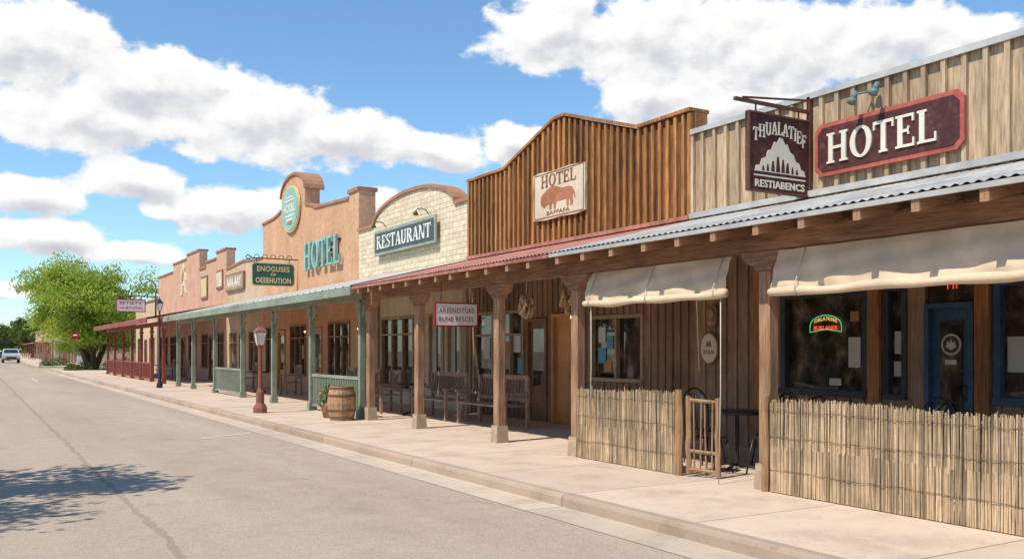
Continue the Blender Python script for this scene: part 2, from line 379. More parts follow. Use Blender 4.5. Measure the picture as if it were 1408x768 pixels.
def paving(name,base,jy):
    m,nt,b=newmat(name)
    tc=N(nt,'ShaderNodeTexCoord');O=tc.outputs['Object'];sp=N(nt,'ShaderNodeSeparateXYZ');nt.links.new(O,sp.inputs[0])
    fine=noise(nt,O,30,5,.7);mid=noise(nt,O,1.4,6,.65)
    s=mth(nt,'ADD',mth(nt,'MULTIPLY',fine.outputs[0],.3),mth(nt,'MULTIPLY',mid.outputs[0],.7))
    c=ramp(nt,s,[tuple(x*.68 for x in base),base,tuple(x*1.12 for x in base)],[.3,.5,.7])
    f=mth(nt,'FRACT',mth(nt,'DIVIDE',mth(nt,'SUBTRACT',sp.outputs[1],.37),jy))
    d=mth(nt,'ABSOLUTE',mth(nt,'SUBTRACT',f,.5));l=mth(nt,'GREATER_THAN',d,.5-.010/jy)
    fl=mth(nt,'FLOOR',mth(nt,'DIVIDE',mth(nt,'SUBTRACT',sp.outputs[1],.37),jy));wn=N(nt,'ShaderNodeTexWhiteNoise',noise_dimensions='1D');nt.links.new(fl,wn.inputs['W'])
    g=mth(nt,'MULTIPLY_ADD',wn.outputs['Value'],.13,.93);cb=N(nt,'ShaderNodeCombineColor')
    for i in range(3):nt.links.new(g,cb.inputs[i])
    c=mixc(nt,1.,c,cb.outputs[0],'MULTIPLY')
    st=noise(nt,O,5.5,3,.5);sm=mth(nt,'MULTIPLY',mth(nt,'GREATER_THAN',st.outputs[0],.70),.25)
    c=mixc(nt,sm,c,(.18,.14,.11))
    c=mixc(nt,mth(nt,'MULTIPLY',l,.7),c,(.15,.115,.09))
    nt.links.new(c,b.inputs['Base Color']);b.inputs['Roughness'].default_value=.92;b.inputs['Specular IOR Level'].default_value=.15
    bp=N(nt,'ShaderNodeBump');bp.inputs['Strength'].default_value=.3;bp.inputs['Distance'].default_value=.006
    nt.links.new(fine.outputs[0],bp.inputs['Height']);nt.links.new(bp.outputs[0],b.inputs['Normal']);return m
M['asphalt']=asphalt()
M['pave']=paving('beige_concrete_paving',(.57,.45,.35),1.9)
M['kerb']=paving('kerb_concrete',(.40,.31,.235),3.8)
M['gutter']=paving('gutter_concrete',(.52,.42,.325),3.8)
M['dirt']=pm('dry_ground',[(.30,.22,.14),(.42,.32,.22)],(.3,.3,.3),3,rough=.95,dirt=.3)
M['roadpaint']=pm('worn_road_paint',[(.50,.42,.34),(.80,.77,.71)],(3,3,3),9,rough=.8,dirt=.2,bump=0)
# ------------------------------------------------------------------ text
def text_verts(s,bold=.0):
    cu=bpy.data.curves.new('t','FONT');cu.body=s;cu.size=1;cu.extrude=.5;cu.offset=bold;cu.resolution_u=3;cu.space_character=1.08
    o=bpy.data.objects.new('t',cu);coll.objects.link(o);bpy.context.view_layer.update()
    dg=bpy.context.evaluated_depsgraph_get();me=bpy.data.meshes.new_from_object(o.evaluated_get(dg))
    vs=[v.co.copy() for v in me.vertices];fs=[tuple(p.vertices) for p in me.polygons]
    bpy.data.objects.remove(o);bpy.data.curves.remove(cu);bpy.data.meshes.remove(me)
    return vs,fs
FR={'x':(Vector((0,-1,0)),Vector((0,0,1)),Vector((-1,0,0))),
    'y':(Vector((1,0,0)),Vector((0,0,1)),Vector((0,-1,0)))}
def put_text(mb,s,c,w,h,fr,d=.01,bold=.02,arc=0):
    vs,fs=text_verts(s,bold)
    x0=min(v.x for v in vs);x1=max(v.x for v in vs);y0=min(v.y for v in vs);y1=max(v.y for v in vs)
    ex,ey,en=FR[fr];c=Vector(c);out=[]
    for v in vs:
        a=((v.x-x0)/(x1-x0)-.5);bb=((v.y-y0)/(y1-y0)-.5)
        zz=bb*h+arc*(.25-a*a)*4
        out.append(c+ex*a*w+ey*zz+en*(v.z+.5)*d)
    mb.add(out,fs)
class Glyph:
    """slab-serif capitals built from strokes"""
    def __init__(s,mb,o,fr,sx,sy,d):
        s.mb=mb;s.o=Vector(o);s.ex,s.ey,s.en=FR[fr];s.sx=sx;s.sy=sy;s.d=d;s.k=0
    def poly(s,pts):
        s.k+=1;dd=s.d+.0006*s.k;n=len(pts)
        P=lambda p,d:s.o+s.ex*p[0]*s.sx+s.ey*p[1]*s.sy+s.en*d
        vs=[P(p,0.0) for p in pts]+[P(p,dd) for p in pts]
        s.mb.add(vs,[tuple(range(n)),tuple(range(2*n-1,n-1,-1))]+[(i,(i+1)%n,(i+1)%n+n,i+n) for i in range(n)])
    def rect(s,a,b,c,d):s.poly([(a,c),(b,c),(b,d),(a,d)])
    def ring(s,cx,cy,rx,ry,ix,iy,a0,a1,n=20):
        s.k+=1
        for i in range(n):
            t0=math.radians(a0+(a1-a0)*i/n);t1=math.radians(a0+(a1-a0)*(i+1)/n)
            s.k-=1
            s.poly([(cx+rx*math.cos(t0),cy+ry*math.sin(t0)),(cx+rx*math.cos(t1),cy+ry*math.sin(t1)),(cx+ix*math.cos(t1),cy+iy*math.sin(t1)),(cx+ix*math.cos(t0),cy+iy*math.sin(t0))])
    def stem(s,x,w=.17,y0=0,y1=1,lo=True,hi=True,e=.07):
        s.rect(x,x+w,y0,y1)
        if lo:s.rect(x-e,x+w+e,y0,y0+.07)
        if hi:s.rect(x-e,x+w+e,y1-.07,y1)
GW={'H':.92,'O':.88,'T':.80,'E':.74,'L':.70,'R':.86,'S':.66,'A':.86,'U':.86,'N':.90,'I':.36,'F':.72}
def glyph(g,ch,x):
    if ch=='H':g.stem(x+.1);g.stem(x+.62);g.rect(x+.27,x+.62,.46,.55)
    elif ch=='I':g.stem(x+.1)
    elif ch=='O':g.ring(x+.44,.5,.41,.51,.22,.43,0,360,28)
    elif ch=='T':
        g.stem(x+.31,hi=False);g.rect(x+.03,x+.76,.9,1);g.rect(x+.03,x+.09,.74,.9);g.rect(x+.70,x+.76,.74,.9)
    elif ch=='E':
        g.stem(x+.1);g.rect(x+.24,x+.66,.92,1.0);g.rect(x+.24,x+.68,0,.08);g.rect(x+.27,x+.5,.46,.55);g.rect(x+.60,x+.66,.76,.92);g.rect(x+.62,x+.68,.08,.26);g.rect(x+.45,x+.5,.38,.63)
    elif ch=='F':
        g.stem(x+.1);g.rect(x+.24,x+.66,.92,1.0);g.rect(x+.27,x+.5,.46,.55);g.rect(x+.60,x+.66,.76,.92);g.rect(x+.45,x+.5,.38,.63)
    elif ch=='L':
        g.stem(x+.1);g.rect(x+.24,x+.66,0,.08);g.rect(x+.60,x+.66,.08,.28)
    elif ch=='R':
        g.stem(x+.1);g.ring(x+.34,.74,.36,.26,.19,.18,-90,90,14);g.rect(x+.27,x+.34,.92,1);g.rect(x+.27,x+.34,.48,.56);g.poly([(x+.36,.5),(x+.56,.5),(x+.84,0),(x+.62,0)])
    elif ch=='S':
        g.ring(x+.33,.735,.27,.265,.12,.17,60,270,14);g.ring(x+.33,.265,.27,.265,.12,.17,-120,90,14);g.rect(x+.5,x+.56,.7,1);g.rect(x+.07,x+.13,0,.3)
    elif ch=='A':
        g.poly([(x+.08,0),(x+.18,0),(x+.46,1),(x+.38,1)]);g.poly([(x+.38,1),(x+.50,1),(x+.80,0),(x+.58,0)]);g.rect(x+.2,x+.62,.28,.36);g.rect(x+.01,x+.27,0,.06);g.rect(x+.5,x+.86,0,.06)
    elif ch=='U':
        g.stem(x+.1,y0=.3,lo=False);g.stem(x+.62,w=.1,y0=.3,lo=False);g.ring(x+.41,.3,.31,.31,.14,.22,180,360,14)
    elif ch=='N':
        g.stem(x+.1,w=.1);g.stem(x+.7,w=.1,lo=False);g.poly([(x+.08,1),(x+.28,1),(x+.8,0),(x+.62,0)])
def serif_text(mb,s,c,w,h,fr,d=.012,arc=0):
    tot=sum(GW[q] for q in s);sx=w/tot
    ex,ey,en=FR[fr];o=Vector(c)-ex*w/2-ey*h/2
    x=0
    for ch in s:
        a=(x+GW[ch]/2)/tot-.5
        g=Glyph(mb,o+ey*arc*(.25-a*a)*4,fr,sx,h,d);glyph(g,ch,x);x+=GW[ch]
def shape(mb,pts,c,fr,d0,d1):
    ex,ey,en=FR[fr];c=Vector(c);n=len(pts)
    vs=[c+ex*q[0]+ey*q[1]+en*d0 for q in pts]+[c+ex*q[0]+ey*q[1]+en*d1 for q in pts]
    mb.add(vs,[tuple(range(n)),tuple(range(2*n-1,n-1,-1))]+[(i,(i+1)%n,(i+1)%n+n,i+n) for i in range(n)])
def plate(mb,c,w,h,fr,d0,d1,cut=0,rnd=None):
    if rnd:
        p=[(w/2*math.cos(2*math.pi*i/rnd),h/2*math.sin(2*math.pi*i/rnd)) for i in range(rnd)]
    elif cut:
        a,b=w/2,h/2;p=[(-a+cut,-b),(a-cut,-b),(a,-b+cut),(a,b-cut),(a-cut,b),(-a+cut,b),(-a,b-cut),(-a,-b+cut)]
    else:p=[(-w/2,-h/2),(w/2,-h/2),(w/2,h/2),(-w/2,h/2)]
    shape(mb,p,c,fr,d0,d1)
# ------------------------------------------------------------------ ground
SW=.13
mb=MB();mb.add([(-900,-300,-.02),(900,-300,-.02),(900,1600,-.02),(-900,1600,-.02)],[(0,1,2,3)])
solo(mb,'ground',(0,0,-.02),M['dirt'],kind='structure')
mb=MB();mb.add([(-5.3,-60,0),(4.9,-60,0),(4.9,700,0),(-5.3,700,0)],[(0,1,2,3)])
mb.add([(-60,84,-.004),(60,84,-.004),(60,94,-.004),(-60,94,-.004)],[(0,1,2,3)])
solo(mb,'road',(0,0,0),M['asphalt'],kind='structure')
mb=MB();mb.add([(4.9,-60,.004),(5.36,-60,.004),(5.36,84,.004),(4.9,84,.004)],[(0,1,2,3)])
solo(mb,'gutter',(0,0,0),M['gutter'],kind='structure')
mb=MB();kp=[(5.35,-.05),(5.50,-.05),(5.50,SW),(5.40,SW),(5.372,SW-.012),(5.36,SW-.04)]
mb.prism(kp,'y',-60,84);mb.prism(kp,'y',94,400)
solo(mb,'kerb',(0,0,0),M['kerb'],kind='structure')
mb=MB();mb.box(5.50,10.8,-60,84,-.05,SW);mb.box(5.50,12,94,400,-.05,SW)
solo(mb,'pavement',(0,0,0),M['pave'],kind='structure')
mb=MB();mb.box(-9.5,-5.3,-60,84,-.05,SW)
solo(mb,'pavement',(0,0,0),M['pave'],kind='structure')
mb=MB()
def mark(x0,x1,y0,y1):mb.add([(x0,y0,.005),(x1,y0,.005),(x1,y1,.005),(x0,y1,.005)],[(0,1,2,3)])
mb.add([(3.7,17.5,.005),(4.8,18.15,.005),(4.76,18.24,.005),(3.66,17.60,.005)],[(0,1,2,3)])
mb.add([(3.70,17.49,.005),(3.98,17.22,.005),(3.93,17.17,.005),(3.64,17.45,.005)],[(0,1,2,3)])
mark(2.3,4.6,48.2,48.4);mark(3.0,3.08,54,60)
solo(mb,'road_marking',(0,0,0),M['roadpaint'],kind='structure')
# ------------------------------------------------------------------ buildings
FX=10.5
def window(b,ya,yb,za,zb,fm,mull=1,trans=None,x=FX,fw=.07,curtain=False,notes=()):
    mb=MB();mb.box(x+.07,x+.09,ya+.01,yb-.01,za+.01,zb-.01)
    w=part(mb,'window',b,M['glass'])
    mb=MB();p=x-.035;q=x+.065
    mb.box(p,q,ya,yb,zb-fw,zb);mb.box(p-.03,q,ya,yb,za,za+fw)
    mb.box(p,q,ya,ya+fw,za+fw,zb-fw);mb.box(p,q,yb-fw,yb,za+fw,zb-fw)
    for i in range(1,mull):
        y=ya+(yb-ya)*i/mull;mb.box(p+.012,q,y-.025,y+.025,za+fw,zb-fw)
    if trans:
        ys=[ya+fw]+[ya+(yb-ya)*i/mull for i in range(1,mull)]+[yb-fw]
        for k in range(len(ys)-1):
            a=ys[k]+(.025 if k>0 else 0);c=ys[k+1]-(.025 if k<len(ys)-2 else 0)
            mb.box(p+.014,q,a,c,trans-.025,trans+.025)
    part(mb,'frame',w,fm)
    if curtain:
        for (a,c) in ((ya+fw,ya+fw+(yb-ya)*.3),(yb-fw-(yb-ya)*.3,yb-fw)):
            mb=MB();n=14;pts=[(x+.05+.012*math.sin(i*1.9),a+(c-a)*i/n) for i in range(n+1)]
            for u,v in zip(pts[:-1],pts[1:]):
                mb.add([(u[0],u[1],za+fw),(v[0],v[1],za+fw),(v[0],v[1],zb-fw),(u[0],u[1],zb-fw)],[(0,1,2,3)])
            part(mb,'curtain',w,M['curtain'],fix=False)
    for (y,z,nw,nh,mm) in notes:
        mb=MB();mb.box(x+.052,x+.066,y-nw/2,y+nw/2,z-nh/2,z+nh/2);part(mb,'notice',w,M[mm])
    return w
def door(b,ya,yb,zb,leafm,glassy=True,x=FX,trimm=None):
    mb=MB();z0=SW+.01
    mb.box(x+.04,x+.09,ya+.06,yb-.06,z0,zb-.06)
    if not glassy:
        for (a,c) in ((.12,.45),(.52,.9)):
            h=zb-.06-z0;mb.box(x+.02,x+.04,ya+.17,yb-.17,z0+h*a,z0+h*c)
    d=part(mb,'door',b,leafm)
    if glassy:
        mb=MB();mb.box(x+.025,x+.041,ya+.18,yb-.18,z0+.75,zb-.22);part(mb,'pane',d,M['glass'])
    mb=MB();mb.box(x-.05,x+.038,ya,ya+.06,z0,zb);mb.box(x-.05,x+.038,yb-.06,yb,z0,zb);mb.box(x-.05,x+.038,ya+.06,yb-.06,zb-.06,zb)
    part(mb,'frame',d,trimm or leafm)
    mb=MB();mb.sm=True;mb.path([(x+.03,ya+.14,1.03),(x-.0,ya+.14,1.05),(x-.0,ya+.14,1.2),(x+.03,ya+.14,1.22)],.012)
    part(mb,'handle',d,M['hoop'])
    return d
def bays(b,y0,y1,ops,lowm,battens=None,zt=3.85):
    mb=MB();mb.wall(FX,FX+.25,y0+.004,y1-.004,SW-.02,zt,ops)
    if battens:
        y=y0+.15
        while y<y1-.05:
            cur=SW+.01
            segs=[];sel=sorted([o for o in ops if o[0]-.06<y<o[1]+.06],key=lambda o:o[2])
            for o in sel:
                if o[2]>cur+.05:segs.append((cur,o[2]-.01))
                cur=o[3]+.01
            segs.append((cur,zt-.1))
            for s0,s1 in segs:mb.box(FX-.028,FX+.002,y-.025,y+.025,s0,s1)
            y+=battens
    return part(mb,'wall',b,lowm)
def body(b,y0,y1,m,z=4.4):
    mb=MB();mb.box(FX+.26,24,y0+.02,y1-.02,0,z-.15)
    part(mb,'back_wall',b,m)
    mb=MB();mb.box(FX+.33,24.2,y0+.03,y1-.03,z-.15,z)
    part(mb,'roof',b,M['concrete'])
EX=6.9;EZ=2.97;WX=FX-.06;WZ=3.80
def corr_roof(b,ye0,ye1,yw0,yw1,m,per=.10,amp=.010,ex=EX,ez=EZ,wz=WZ,under='decking',name='porch_roof',seam=None):
    mb=MB();mb.sm=True
    nx=5;L=ye1-ye0;ny=int(L/per*6);vs=[];fs=[]
    for j in range(ny+1):
        t=j/ny;ph=2*math.pi*L*t/per
        if seam: hh=.03 if (L*t%seam)<.05 else 0
        else: hh=amp*math.sin(ph)
        for i in range(nx+1):
            u=i/nx;x=ex+(WX-ex)*u
            y=(ye0+L*t)*(1-u)+(yw0+(yw1-yw0)*t)*u
            vs.append((x,y,ez+(wz-ez)*u+hh+.028))
    for j in range(ny):
        for i in range(nx):
            a=j*(nx+1)+i;fs.append((a,a+1,a+nx+2,a+nx+1))
    mb.add(vs,fs)
    r=part(mb,name,b,m,fix=False)
    mb=MB();mb.hexa([(ex+.04,ye0+.01,ez-.03),(WX-.01,yw0+.01,wz-.03),(WX-.01,yw1-.01,wz-.03),(ex+.04,ye1-.01,ez-.03),
                     (ex+.04,ye0+.01,ez+.008),(WX-.01,yw0+.01,wz+.008),(WX-.01,yw1-.01,wz+.008),(ex+.04,ye1-.01,ez+.008)])
    part(mb,'decking',r,M[under])
    return r
def rafters(b,y0,y1,step=.61):
    me=None;y=y0+.2
    while y<y1-.05:
        if me is None:
            mb=MB()
            mb.hexa([(EX+.02,-.04,EZ-.03-.11),(WX-.02,-.04,WZ-.03-.14),(WX-.02,.04,WZ-.03-.14),(EX+.02,.04,EZ-.03-.11),
                     (EX+.02,-.04,EZ-.035),(WX-.02,-.04,WZ-.035),(WX-.02,.04,WZ-.035),(EX+.02,.04,EZ-.035)])
            me=mb.mesh('rafter',[M['rafterwood']])
        o=bpy.data.objects.new('rafter',me);coll.objects.link(o);o.parent=b
        w=WL[b.name];o.location=(-w.x,y+R(-.03,.03)-w.y,-w.z);WL[o.name]=w
        y+=step
PX=7.5
def post_meshes():
    mb=MB();w=.08
    mb.prism([(-w,-w+.02),(-w+.02,-w),(w-.02,-w),(w,-w+.02),(w,w-.02),(w-.02,w),(-w+.02,w),(-w,w-.02)],'z',SW+.28,2.62)
    shaft=mb.mesh('post',[M['postwood']])
    mb=MB();a=.112;b_=.098
    mb.hexa([(-a,-a,SW),(a,-a,SW),(a,a,SW),(-a,a,SW),(-b_,-b_,SW+.28),(b_,-b_,SW+.28),(b_,b_,SW+.28),(-b_,b_,SW+.28)])
    base=mb.mesh('post_base',[M['warmstone']])
    mb=MB();mb.prism([(-.10,2.50),(.10,2.50),(.13,2.56),(.23,2.60),(.30,2.66),(.33,2.73),(-.33,2.73),(-.30,2.66),(-.23,2.60),(-.13,2.56)],'x',-.085,.085)
    cap=mb.mesh('corbel',[M['beamwood']])
    return shaft,base,cap
PM=post_meshes()
def post(b,y,x=PX):
    w=WL[b.name];o=bpy.data.objects.new('post',PM[0]);coll.objects.link(o);o.parent=b;o.location=(x-w.x,y-w.y,-w.z)
    for me,n in((PM[1],'post_base'),(PM[2],'corbel')):
        c=bpy.data.objects.new(n,me);coll.objects.link(c);c.parent=o
def green_post_mesh():
    mb=MB();w=.065
    mb.box(-w,w,-w,w,SW+.18,2.72)
    mb.box(-w-.035,w+.035,-w-.035,w+.035,SW,SW+.178);mb.box(-w-.03,w+.03,-w-.03,w+.03,2.50,2.56)
    for s in(-1,1):
        mb.prism([(s*(w+.002),2.38),(s*.32,2.70),(s*.32,2.76),(s*(w+.002),2.76)],'x',-.03,.03)
    return mb
GPM=green_post_mesh().mesh('post',[M['green']]);RPM=green_post_mesh().mesh('post',[M['redpaint']])
def cpost(b,y,me,x=PX):
    w=WL[b.name];o=bpy.data.objects.new('post',me);coll.objects.link(o);o.parent=b;o.location=(x-w.x,y-w.y,-w.z)
def board_front(b,y0,y1,topf,bw,board,batten,bat_w=.06,bat_d=.04,z0=3.72,name='cladding'):
    mb=MB();n=max(1,round((y1-y0)/bw));bw=(y1-y0)/n
    for i in range(n):
        a=y0+i*bw+.004;c=y0+(i+1)*bw-.004;d=R(0,.008)
        mb.prism([(a,z0),(c,z0),(c,topf(c)),(a,topf(a))],'x',FX-.02-d,FX+.02)
    part(mb,name,b,board)
    mb=MB()
    for i in range(n+1):
        y=min(max(y0+i*bw,y0+bat_w/2+.003),y1-bat_w/2-.003)+R(-.006,.006);a=y-bat_w/2;c=y+bat_w/2
        mb.prism([(a,z0+.02),(c,z0+.02),(c,topf(c)-.01),(a,topf(a)-.01)],'x',FX-.03-bat_d-R(0,.006),FX-.0295)
    part(mb,'battens',b,batten)
def interp(P):
    def f(y):
        for (a,za),(b,zb) in zip(P[:-1],P[1:]):
            if a<=y<=b:return za+(zb-za)*(y-a)/(b-a)
        return P[0][1] if y<P[0][0] else P[-1][1]
    return f
# ---- building 1 : tan board-and-batten
B1=thing('timber_hotel_building',(FX,4,0),'tan board-and-batten hotel with blue door and metal porch roof','building')
Y0,Y1=-2.,11.62
ops=[(8.14,9.69,1.0,2.5),(7.55,7.89,1.0,2.5),(6.60,7.30,SW-.02,2.62),(4.5,6.38,1.0,2.5),(1.9,4.1,1.0,2.5),(-1.4,1.2,1.0,2.5)]
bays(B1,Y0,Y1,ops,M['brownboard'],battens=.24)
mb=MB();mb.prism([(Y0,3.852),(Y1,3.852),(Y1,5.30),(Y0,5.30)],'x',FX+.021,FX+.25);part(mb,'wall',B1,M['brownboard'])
board_front(B1,Y0,Y1,lambda y:5.30,.27,M['tanboard'],M['tanboard'],.065,.05)
mb=MB();mb.box(FX-.09,FX+.3,Y0,Y1-.003,5.302,5.35);mb.box(FX-.1,FX-.088,Y0,Y1-.003,5.27,5.355);part(mb,'parapet_cap',B1,M['flash'])
body(B1,Y0,Y1,M['brownboard'])
window(B1,8.14,9.69,1.0,2.5,M['navyframe'],1,fw=.09,notes=[(8.42,1.62,.2,.42,'paper'),(8.42,2.12,.14,.14,'paperred'),(8.75,1.2,.2,.1,'paper')])
window(B1,7.55,7.89,1.0,2.5,M['navyframe'],1,notes=[(7.7,1.75,.16,.3,'paper'),(7.72,1.4,.14,.2,'paper')])
window(B1,4.5,6.38,1.0,2.5,M['bluepaint'],2,fw=.09,notes=[(6.15,1.6,.2,.42,'paper'),(5.7,1.4,.3,.2,'paperred')])
window(B1,1.9,4.1,1.0,2.5,M['navyframe'],2,fw=.09);window(B1,-1.4,1.2,1.0,2.5,M['navyframe'],2,fw=.09)
D1=door(B1,6.62,7.28,2.24,M['bluepaint'])
mb=MB();mb.box(FX+.05,FX+.07,6.62,7.28,2.25,2.6);part(mb,'transom_window',B1,M['glass'])
for y in (8.015,6.49,10.1,4.3,1.55):
    mb=MB();mb.box(FX-.09,FX-.03,y-.09,y+.09,SW,3.3);part(mb,'column',B1,M['rustcol'])
corr_roof(B1,Y0,10.62,Y0,11.6,M['metal'],ex=EX)
mb=MB();mb.box(EX+.0,EX+.03,Y0,10.6,EZ-.035,EZ+.012);part(mb,'drip_edge',B1,M['flash'])
mb=MB();mb.box(WX-.08,WX+.02,Y0,11.6,WZ+.05,WZ+.14);part(mb,'flashing',B1,M['flash'])
rafters(B1,Y0,11.0)
mb=MB();mb.box(PX-.08,PX+.08,Y0,10.9,2.735,2.925);part(mb,'beam',B1,M['beamwood'])
for y in (7.11,3.4,-.3):post(B1,y)
# ---- building 2 : rust timber gable
Y0,Y1=11.62,19.63
B2=thing('gabled_timber_building',(FX,15.6,0),'golden-brown stained timber false front with gable peak and red porch roof','building')
P2=[(Y0,5.68),(13.05,5.68),(15.4,6.43),(15.8,6.43),(17.85,5.74),(Y1,5.74)]
f2=interp(P2)
ops=[(12.95,14.6,1.05,2.32),(15.2,15.95,SW-.02,2.42),(16.15,16.95,SW-.02,2.35),(17.1,18.3,.6,2.55),(18.45,19.45,.6,2.55)]
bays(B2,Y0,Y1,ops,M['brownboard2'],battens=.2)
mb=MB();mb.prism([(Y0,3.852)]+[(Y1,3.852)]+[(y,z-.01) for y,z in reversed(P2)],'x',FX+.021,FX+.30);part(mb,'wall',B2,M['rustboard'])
board_front(B2,Y0,Y1,lambda y:f2(y)-.012,.2,M['rustshade'],M['rustboard'],.075,.05)
mb=MB();mb.strip(P2,.06,FX-.11,FX+.34);part(mb,'parapet_cap',B2,M['rustboard'])
body(B2,Y0,Y1,M['brownboard'])
window(B2,12.95,14.6,1.05,2.32,M['tanframe'],2,notes=[(14.3,1.95,.22,.3,'paper'),(14.3,1.55,.25,.3,'paperblue'),(14.05,1.8,.2,.26,'paperblue'),(14.1,1.35,.2,.2,'paperred')])
door(B2,15.2,15.95,2.4,M['orangedoor'],glassy=False)
door(B2,16.15,16.95,2.33,M['brownframe'])
window(B2,17.1,18.3,.6,2.55,M['tanframe'],2,2.0,notes=[(17.5,1.8,.3,.4,'paper'),(17.35,1.3,.25,.35,'paperblue'),(17.95,1.7,.25,.3,'paperred')])
window(B2,18.45,19.45,.6,2.55,M['tanframe'],1,2.0,notes=[(18.9,1.7,.3,.5,'paper')])
corr_roof(B2,10.62,18.2,11.62,19.6,M['redroof'],ex=EX)
mb=MB();mb.box(EX+.0,EX+.03,10.62,18.2,EZ-.035,EZ+.012);part(mb,'drip_edge',B2,M['redroof'])
mb=MB();mb.box(WX-.07,WX+.02,11.63,19.6,WZ+.05,WZ+.12);part(mb,'flashing',B2,M['redroof'])
rafters(B2,11.0,18.3)
mb=MB();mb.box(PX-.08,PX+.08,10.905,18.8,2.735,2.925);part(mb,'beam',B2,M['beamwood'])
for y in (10.74,13.0,16.12,18.62):post(B2,y)
# ---- building 3 : cream restaurant
Y0,Y1=19.63,27.04
B3=thing('restaurant_building',(FX,23,0),'cream block false front with arched parapet','building')
P3=[(Y0,5.32),(20.4,5.32)]+[(23.1-2.65*math.cos(math.pi*i/20),5.36+.68*math.sin(math.pi*i/20)) for i in range(1,20)]+[(25.8,5.36),(Y1,5.36)]
ops=[(20.0,20.85,.6,2.6),(21.05,21.95,.6,2.6),(22.9,25.2,.5,2.6),(25.7,26.6,SW-.02,2.5)]
bays(B3,Y0,Y1,ops,M['creamwall'])
mb=MB();mb.prism([(Y0+.003,3.70),(Y1-.003,3.70)]+list(reversed([(min(max(y,Y0+.003),Y1-.003),z) for y,z in P3])),'x',FX-.012,FX+.3);part(mb,'false_front',B3,M['block'])
mb=MB();mb.strip(P3,.09,FX-.07,FX+.36);part(mb,'parapet_cap',B3,M['stucco_dark'])
body(B3,Y0,Y1,M['creamwall'])
window(B3,20.0,20.85,.6,2.6,M['tanframe'],1,curtain=True);window(B3,21.05,21.95,.6,2.6,M['tanframe'],1,curtain=True)
window(B3,22.9,25.2,.5,2.6,M['tanframe'],3,2.1);door(B3,25.7,26.6,2.48,M['brownframe'])
for y in (19.8,22.4,25.45,26.85):
    mb=MB();mb.box(FX-.08,FX-.002,y-.1,y+.1,SW,3.4);part(mb,'pilaster',B3,M['tanframe'])
# ---- building 4 : adobe hotel
Y0,Y1=27.04,37.97
B4=thing('adobe_hotel_building',(FX,32.5,0),'salmon adobe hotel with round-topped tower parapet and green porch','building')
arch=[(33.85+1.45*math.cos(math.pi*i/16),7.55+.7*math.sin(math.pi*i/16)) for i in range(0,17)]
P4=[(Y1,3.7),(Y0,3.7),(Y0,6.68),(27.9,6.68),(27.9,6.50),(31.2,6.66),(31.6,6.80),(32.4,6.95)]+list(arch)[::-1]+[(35.3,7.05),(36.2,6.9),(Y1,6.85)]
ops=[(27.8,29.9,.7,2.6),(30.5,31.6,SW-.02,2.45),(32.3,34.2,.7,2.6),(34.8,35.8,SW-.02,2.45),(36.3,37.5,.7,2.6)]
bays(B4,Y0,Y1,ops,M['stucco'])
mb=MB();mb.prism(P4,'x',FX-.01,FX+.55);part(mb,'false_front',B4,M['stucco'])
mb=MB();mb.strip([(y,z) for y,z in reversed(arch)],.1,FX-.07,FX+.7)
mb.strip([(27.9,6.50),(31.2,6.66),(31.6,6.80),(32.38,6.95)],.09,FX-.06,FX+.6);mb.strip([(35.34,7.05),(36.2,6.9),(Y1,6.85)],.09,FX-.06,FX+.6)
mb.box(FX-.06,FX+.62,Y0-.02,27.94,6.681,6.80);part(mb,'parapet_cap',B4,M['stucco_dark'])
body(B4,Y0,Y1,M['stucco'],5)
window(B4,27.8,29.9,.7,2.6,M['brownframe'],3,2.1);door(B4,30.5,31.6,2.43,M['orangedoor'])
window(B4,32.3,34.2,.7,2.6,M['brownframe'],3,2.1,notes=[(33,1.6,.4,.5,'paper')]);door(B4,34.8,35.8,2.43,M['orangedoor']);window(B4,36.3,37.5,.7,2.6,M['brownframe'],2,2.1)
gy0,gy1=18.25,40.1
G=B4
corr_roof(G,gy0,gy1,19.65,44.2,M['palegreenroof'],ex=EX,seam=.45,under='decking')
mb=MB();mb.box(EX-.01,EX+.035,gy0,gy1,EZ-.15,EZ+.02);part(mb,'fascia',G,M['green'])
mb=MB();mb.box(PX-.07,PX+.07,18.95,gy1,2.765,2.93);part(mb,'beam',G,M['green'])
for y in (19.15,22.6,26.0,29.5,33.3,37.0,40.0):cpost(G,y,GPM)
def railing(b,y0,y1,m,x=PX,ht=1.05):
    mb=MB();mb.box(x-.035,x+.035,y0,y1,ht-.07,ht);mb.box(x-.025,x+.025,y0,y1,SW+.1,SW+.16);y=y0+.07
    while y<y1-.03:
        mb.box(x-.017,x+.017,y-.017,y+.017,SW+.161,ht-.071);y+=.115
    part(mb,'railing',b,m)
railing(G,19.24,22.51,M['green']);railing(G,29.59,33.21,M['green'])
# ---- far buildings
def simple(name,Y0,Y1,prof,mat,cap,label,ops,wn):
    b=thing(name,(FX,(Y0+Y1)/2,0),label,'building')
    bays(b,Y0,Y1,ops,mat)
    mb=MB();mb.prism([(Y0+.003,3.7),(Y1-.003,3.7)]+list(reversed(prof)),'x',FX-.01,FX+.4);part(mb,'false_front',b,mat)
    mb=MB()
    for (a,b1) in zip(prof[:-1],prof[1:]):
        if abs(a[0]-b1[0])>.2:mb.strip([a,b1],.1,FX-.06,FX+.46)
    part(mb,'parapet_cap',b,cap)
    body(b,Y0,Y1,mat,4.8)
    for o in ops:
        if o[2]<.3:door(b,o[0],o[1],o[3]-.02,M['brownframe'])
        else:window(b,*o,M[wn],2,2.0)
    return b
B5=simple('shop_building',37.97,44.25,[(37.98,5.45),(41,5.60),(44.24,5.45)],M['stucco_sand'],M['stucco_dark'],'low sand coloured stucco shop front with brown cornice',[(38.6,40.2,.7,2.5),(40.8,41.8,SW-.02,2.4),(42.3,43.7,.7,2.5)],'tanframe')
